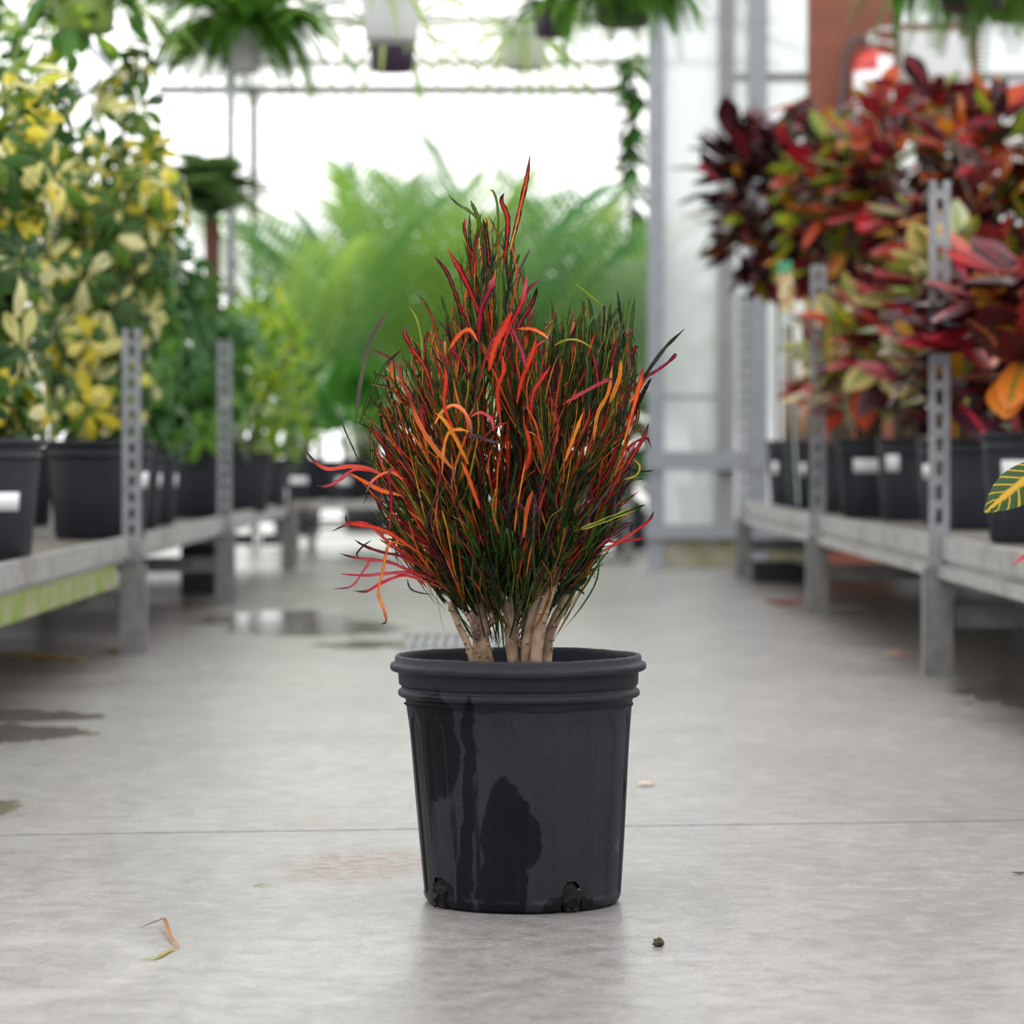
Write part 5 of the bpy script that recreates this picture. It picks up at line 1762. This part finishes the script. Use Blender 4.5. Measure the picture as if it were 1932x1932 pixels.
# the rest of the crown
rl = random.Random(9)
specs = []
C0 = Q(968, 1215)
for i in range(3130):
    lowleaf = 2200 <= i < 2900
    crest = i >= 2900
    x, y, dy = (rl.uniform(1032, 1202), rl.triangular(552, 690, 660), rl.uniform(-0.09, 0.09)) if crest and i < 3070 else (rl.uniform(872, 962), rl.uniform(395, 600), rl.uniform(-0.05, 0.05)) if crest else sample(rl, 930, 1088, 0.88) if lowleaf else sample(rl, 405, 1105, 0.88)
    if y < 570 and rl.random() < 0.35:
        x, y, dy = sample(rl, 600, 1105, 0.88)
    tip = Q(x, y, dy)
    rad = (tip - C0).normalized()
    L = rl.uniform(0.05, 0.125) * (0.8 if y > 1000 else 1.0)
    d = (rad + Vector((0, 0, 0.22)) + rv(rl, 0.20)).normalized()
    if crest:
        d = (rad * 0.5 + Vector((0, 0, 0.9)) + rv(rl, 0.16)).normalized()
        L = rl.uniform(0.05, 0.09)
    base = tip - d * L
    co, idx, dist = kd.find(base)
    if crest:
        base = tip - d * L
    elif lowleaf:
        base = tip - d * rl.uniform(0.04, 0.085)
    elif dist < 0.05:
        base = base.lerp(co, 0.9)
    d2 = tip - base
    L = d2.length
    if L < 0.03 or (lowleaf and base.z < SOILZ + 0.082):
        continue
    perp = d2.cross(rv(rl)).normalized()
    bend = rl.uniform(-0.1, 0.14)
    out = Vector((rad.x, rad.y, 0))
    pts = [base, base.lerp(tip, 0.35) + perp * L * bend * 0.8, base.lerp(tip, 0.72) + perp * L * bend, tip + out * rl.uniform(-0.008, 0.014) + rv(rl, 0.006)]
    if rl.random() < 0.18:
        pts.append(pts[-1] + out * rl.uniform(0.0, 0.012) - Vector((0, 0, rl.uniform(-0.006, 0.014))))
    # colour by place: green below and on top, orange and red in the middle and outside
    q = rl.random()
    low = max(0.0, min(1.0, (y - 880) / 160))
    topz = max(0.0, min(1.0, (690 - y) / 80))
    warm = 0.44 * (1 - low) * (1 - 0.55 * topz) + 0.06
    if x < 850 and y > 850:
        warm = max(warm, 0.55)
    if x > 1040 and y < 660:
        warm *= 0.45
    if dy > 0.05:
        warm *= 0.55
    if lowleaf:
        warm = 0.05 if x > 830 else 0.35
    if crest:
        warm = 0.14
    th = rl.uniform(0.3, 0.7)
    tipc = None
    if q < warm:
        if x < 900:
            cc = rl.choice([ORR, ORR, RED, ORG, CRM, ORG, SAL, GLD, ORG])
        elif x < 1040:
            cc = rl.choice([RED, ORR, ORG, ORG, CRM, ORR, GLD])
        else:
            cc = rl.choice([ORG, ORR, GLD, GLD, RED, ORR, CRM])
        ec = rl.choice([BLK, BLK, BLK, PUR, DKG, DKG, RED])
        th = rl.uniform(0.38, 0.85)
        basec = rl.choice([GLD, ORG, None, YG, GRN])
        tipc = rl.choice([None, PUR, BLK])
    elif q < warm + (1 - warm) * 0.16:
        cc, ec, basec = rl.choice([(PUR, BLK, None), (GREY, PUR, None), (CRM, BLK, GRN)])
    else:
        cc = rl.choice([GRN, OLV, DKG, OLV, OLV, LIM]) if y < 700 else rl.choice([DKG, GRN, DKG, OLV, YG, ORG, GRN])
        ec = rl.choice([DKG, DKG, BLK, GRN])
        basec = rl.choice([None, DKG, OLV])
        th = rl.uniform(0.2, 0.6) if cc not in (YG, ORG) else 0.28
    w = rl.uniform(0.0021, 0.0040) * (0.85 if y > 950 else 1.0)
    specs.append((dy - 0.35 * L, pts, w, cc, ec, th, tipc, basec))
specs.sort(key=lambda s: s[0])
mass = Leaves()
for i, (_, pts, w, cc, ec, th, tipc, basec) in enumerate(specs):
    if nsep < 300:
        lv = Leaves()
        ribbon_leaf(lv, pts, w, cc, ec, th, rl, 12, None, tipc, basec)
        leaf_obj(lv)
        nsep += 1
    else:
        ribbon_leaf(mass, pts, w, cc, ec, th, rl, 11, Vector((rl.uniform(-1, 1), rl.uniform(-1, 0.6), rl.uniform(-0.1, 0.7))), tipc, basec)
fo = link('inner_foliage', mass.mesh('inner_foliage', M['mainleaf']), pc)
tag(fo, 'dense narrow dark green and orange leaves inside the crown', None, None, 'stuff')

# ------------------------------------------------------------------ things on the floor
def floor_leaf(name, label, px, py, L, W, rot, mat, curl=0.3, cup=-0.5, tilt=0.0):
    g0 = GP(px, py)
    lv = Leaves()
    n = 9
    pts, wid = [], []
    for i in range(n):
        t = i / (n - 1)
        pts.append(Vector((L * (t - 0.5), 0, 0.0015 + curl * L * (2 * t - 1) ** 2 + tilt * t)))
        wid.append(W * max(0.06, math.sin(PI * min(0.03 + t * 0.95, 0.98)) ** 0.8))
    lv.ribbon(pts, wid, Vector((0, 0, 1)), cup)
    zmin = min(v[2] for v in lv.v)
    lv.v = [(v[0], v[1], v[2] - zmin + 0.001) for v in lv.v]
    o = link(name, lv.mesh(name, mat), None, (g0.x, g0.y, 0))
    o.rotation_euler.z = rot
    sm = o.modifiers.new('thickness', 'SOLIDIFY')
    sm.thickness = 0.0006
    sm.offset = 1
    return tag(o, label, 'fallen leaf')


MD = {}
for k, c, c2 in (('tan', (0.62, 0.50, 0.38), (0.50, 0.36, 0.24)), ('redl', (0.55, 0.06, 0.05), (0.45, 0.12, 0.08)), ('gre', (0.42, 0.52, 0.36), (0.3, 0.42, 0.25)), ('pinkg', (0.60, 0.22, 0.18), (0.10, 0.14, 0.05)),
                 ('ora', (0.52, 0.25, 0.03), (0.25, 0.22, 0.04)), ('yelg', (0.42, 0.33, 0.05), (0.16, 0.18, 0.04)), ('yel', (0.6, 0.42, 0.1), (0.5, 0.3, 0.08))):
    MD[k] = simple('fallen_leaf_' + k, c, 0.5, 0, 0.3, 25, 0.4, c2)
floor_leaf('fallen_leaf', 'small curled tan leaf on the concrete beside the pot', 1218, 1484, 0.027, 0.022, 0.1, MD['tan'], -0.22, -0.3)
floor_leaf('fallen_leaf', 'curled red leaf on the floor in front of the second croton post', 1478, 1142, 0.14, 0.05, 0.15, MD['redl'], 0.12, 0.5)
floor_leaf('fallen_leaf', 'pale green leaf on the floor behind the second croton post', 1602, 1153, 0.12, 0.05, -0.1, MD['gre'], 0.05, 0.3)
floor_leaf('fallen_leaf', 'pink and green leaf on the floor before the tall post', 1690, 1240, 0.075, 0.04, 0.2, MD['pinkg'], -0.15, -0.4)
floor_leaf('fallen_leaf', 'red leaf lying deeper under the croton bench', 1590, 1075, 0.10, 0.05, 0.0, MD['redl'], 0.15, 0.5)
floor_leaf('fallen_leaf', 'cream leaf lying under the croton bench beside the red one', 1622, 1078, 0.09, 0.05, 0.3, MD['tan'], 0.15, 0.4)
floor_leaf('fallen_leaf', 'yellow-green leaf on the floor at the photo edge under the bench', 25, 1240, 0.12, 0.04, 0.1, MD['yelg'], 0.05, 0.4)
floor_leaf('fallen_leaf', 'orange-brown leaf on the floor under the umbrella plant bench', 85, 1246, 0.14, 0.045, -0.15, MD['ora'], 0.06, 0.4)
floor_leaf('fallen_leaf', 'olive leaf curled beside the orange-brown leaf', 143, 1251, 0.06, 0.04, 0.4, MD['yelg'], 0.1, 0.4)
floor_leaf('fallen_leaf', 'small orange leaf against the foot of the slotted post', 214, 1232, 0.055, 0.035, 0.2, MD['ora'], 0.1, 0.5)
floor_leaf('fallen_leaf', 'tiny yellow leaf scrap on the open concrete', 1538, 1424, 0.012, 0.006, 1.3, MD['yel'], 0.1, 0.3)
floor_leaf('fallen_leaf', 'dark leaf scrap on the concrete at the photo edge', 1924, 1652, 0.018, 0.008, 0.1, M['bark_dark'], 0.1, 0.3)
floor_leaf('fallen_leaf', 'pink leaf scrap under the croton bench near the tall post', 1752, 1200, 0.05, 0.03, 0.1, MD['pinkg'], 0.1, 0.3)

# snapped croton leaf, bent into an angle
tw = thing('snapped_leaf', 'thin snapped leaf, green and orange, bent on the concrete', 'fallen leaf', tuple(GP(300, 1790)))
def seg(name, pix, w, c0, c1, lift):
    lv = Leaves()
    pts = [GP(a, b) - GP(300, 1790) for a, b in pix]
    for i, p in enumerate(pts):
        p.z = 0.0012 + lift[i]
    cs = catmull(pts, 12)
    col = [tuple(a + (b - a) * i / 11 for a, b in zip(c0, c1)) + (0.7,) for i in range(12)]
    lv.ribbon(cs, [w * max(0.25, math.sin(PI * (0.12 + 0.80 * i / 11))) for i in range(12)], Vector((0, -0.2, 1)), 0.3, 0, col, [tuple(x * 0.5 for x in c[:3]) + (1,) for c in col])
    o = link(name, lv.mesh(name, M['mainleaf']), tw)
    return o
seg('leaf_blade', [(340, 1793), (322, 1797), (295, 1812), (267, 1815)], 0.0052, (0.6, 0.3, 0.05), (0.25, 0.45, 0.06), (0.002, 0.001, 0.001, 0.001))
seg('leaf_blade', [(338, 1792), (322, 1778), (310, 1755), (300, 1750), (264, 1756)], 0.0042, (0.65, 0.25, 0.04), (0.05, 0.03, 0.03), (0.002, 0.004, 0.010, 0.006, 0.002))

# pebble
o = lump('soil_crumb', tuple(GP(1243, 1788) + Vector((0, 0, 0.0048))), (0.0055, 0.0055, 0.005), simple('brown_soil_crumb', (0.10, 0.075, 0.045), 0.9, 0, 0.7, 400), 8.3, 14, 0.6, 2.5)
tag(o, 'small dark soil crumb on the concrete in front of the pot', 'crumb')

# drain grate set in the floor
gx0, gx1 = XA(766, 8.4), XA(995, 8.4)
gy0, gy1 = 4.55, 5.15
dg = thing('drain_grate', 'metal floor drain grate behind the pot', 'drain grate', ((gx0 + gx1) / 2, gy0, 0.0))
wd = (gx1 - gx0) / 2
link('tray', G().span((-wd, 0, 0.0005), (wd, gy1 - gy0, 0.002)).mesh('tray', M['black']), dg)
for a, b in (((-wd - 0.012, -0.012, 0), (wd + 0.012, 0, 0.004)), ((-wd - 0.012, gy1 - gy0, 0), (wd + 0.012, gy1 - gy0 + 0.012, 0.008))):
    link('frame', G().span(a, b).mesh('frame', M['galv']), dg)
nbars = 12
for i in range(nbars):
    x = -wd + 2 * wd * (i + 0.5) / nbars
    link('bar', G().span((x - 0.0055, 0, 0.002), (x + 0.0055, gy1 - gy0, 0.006)).mesh('bar', M['galv']), dg)
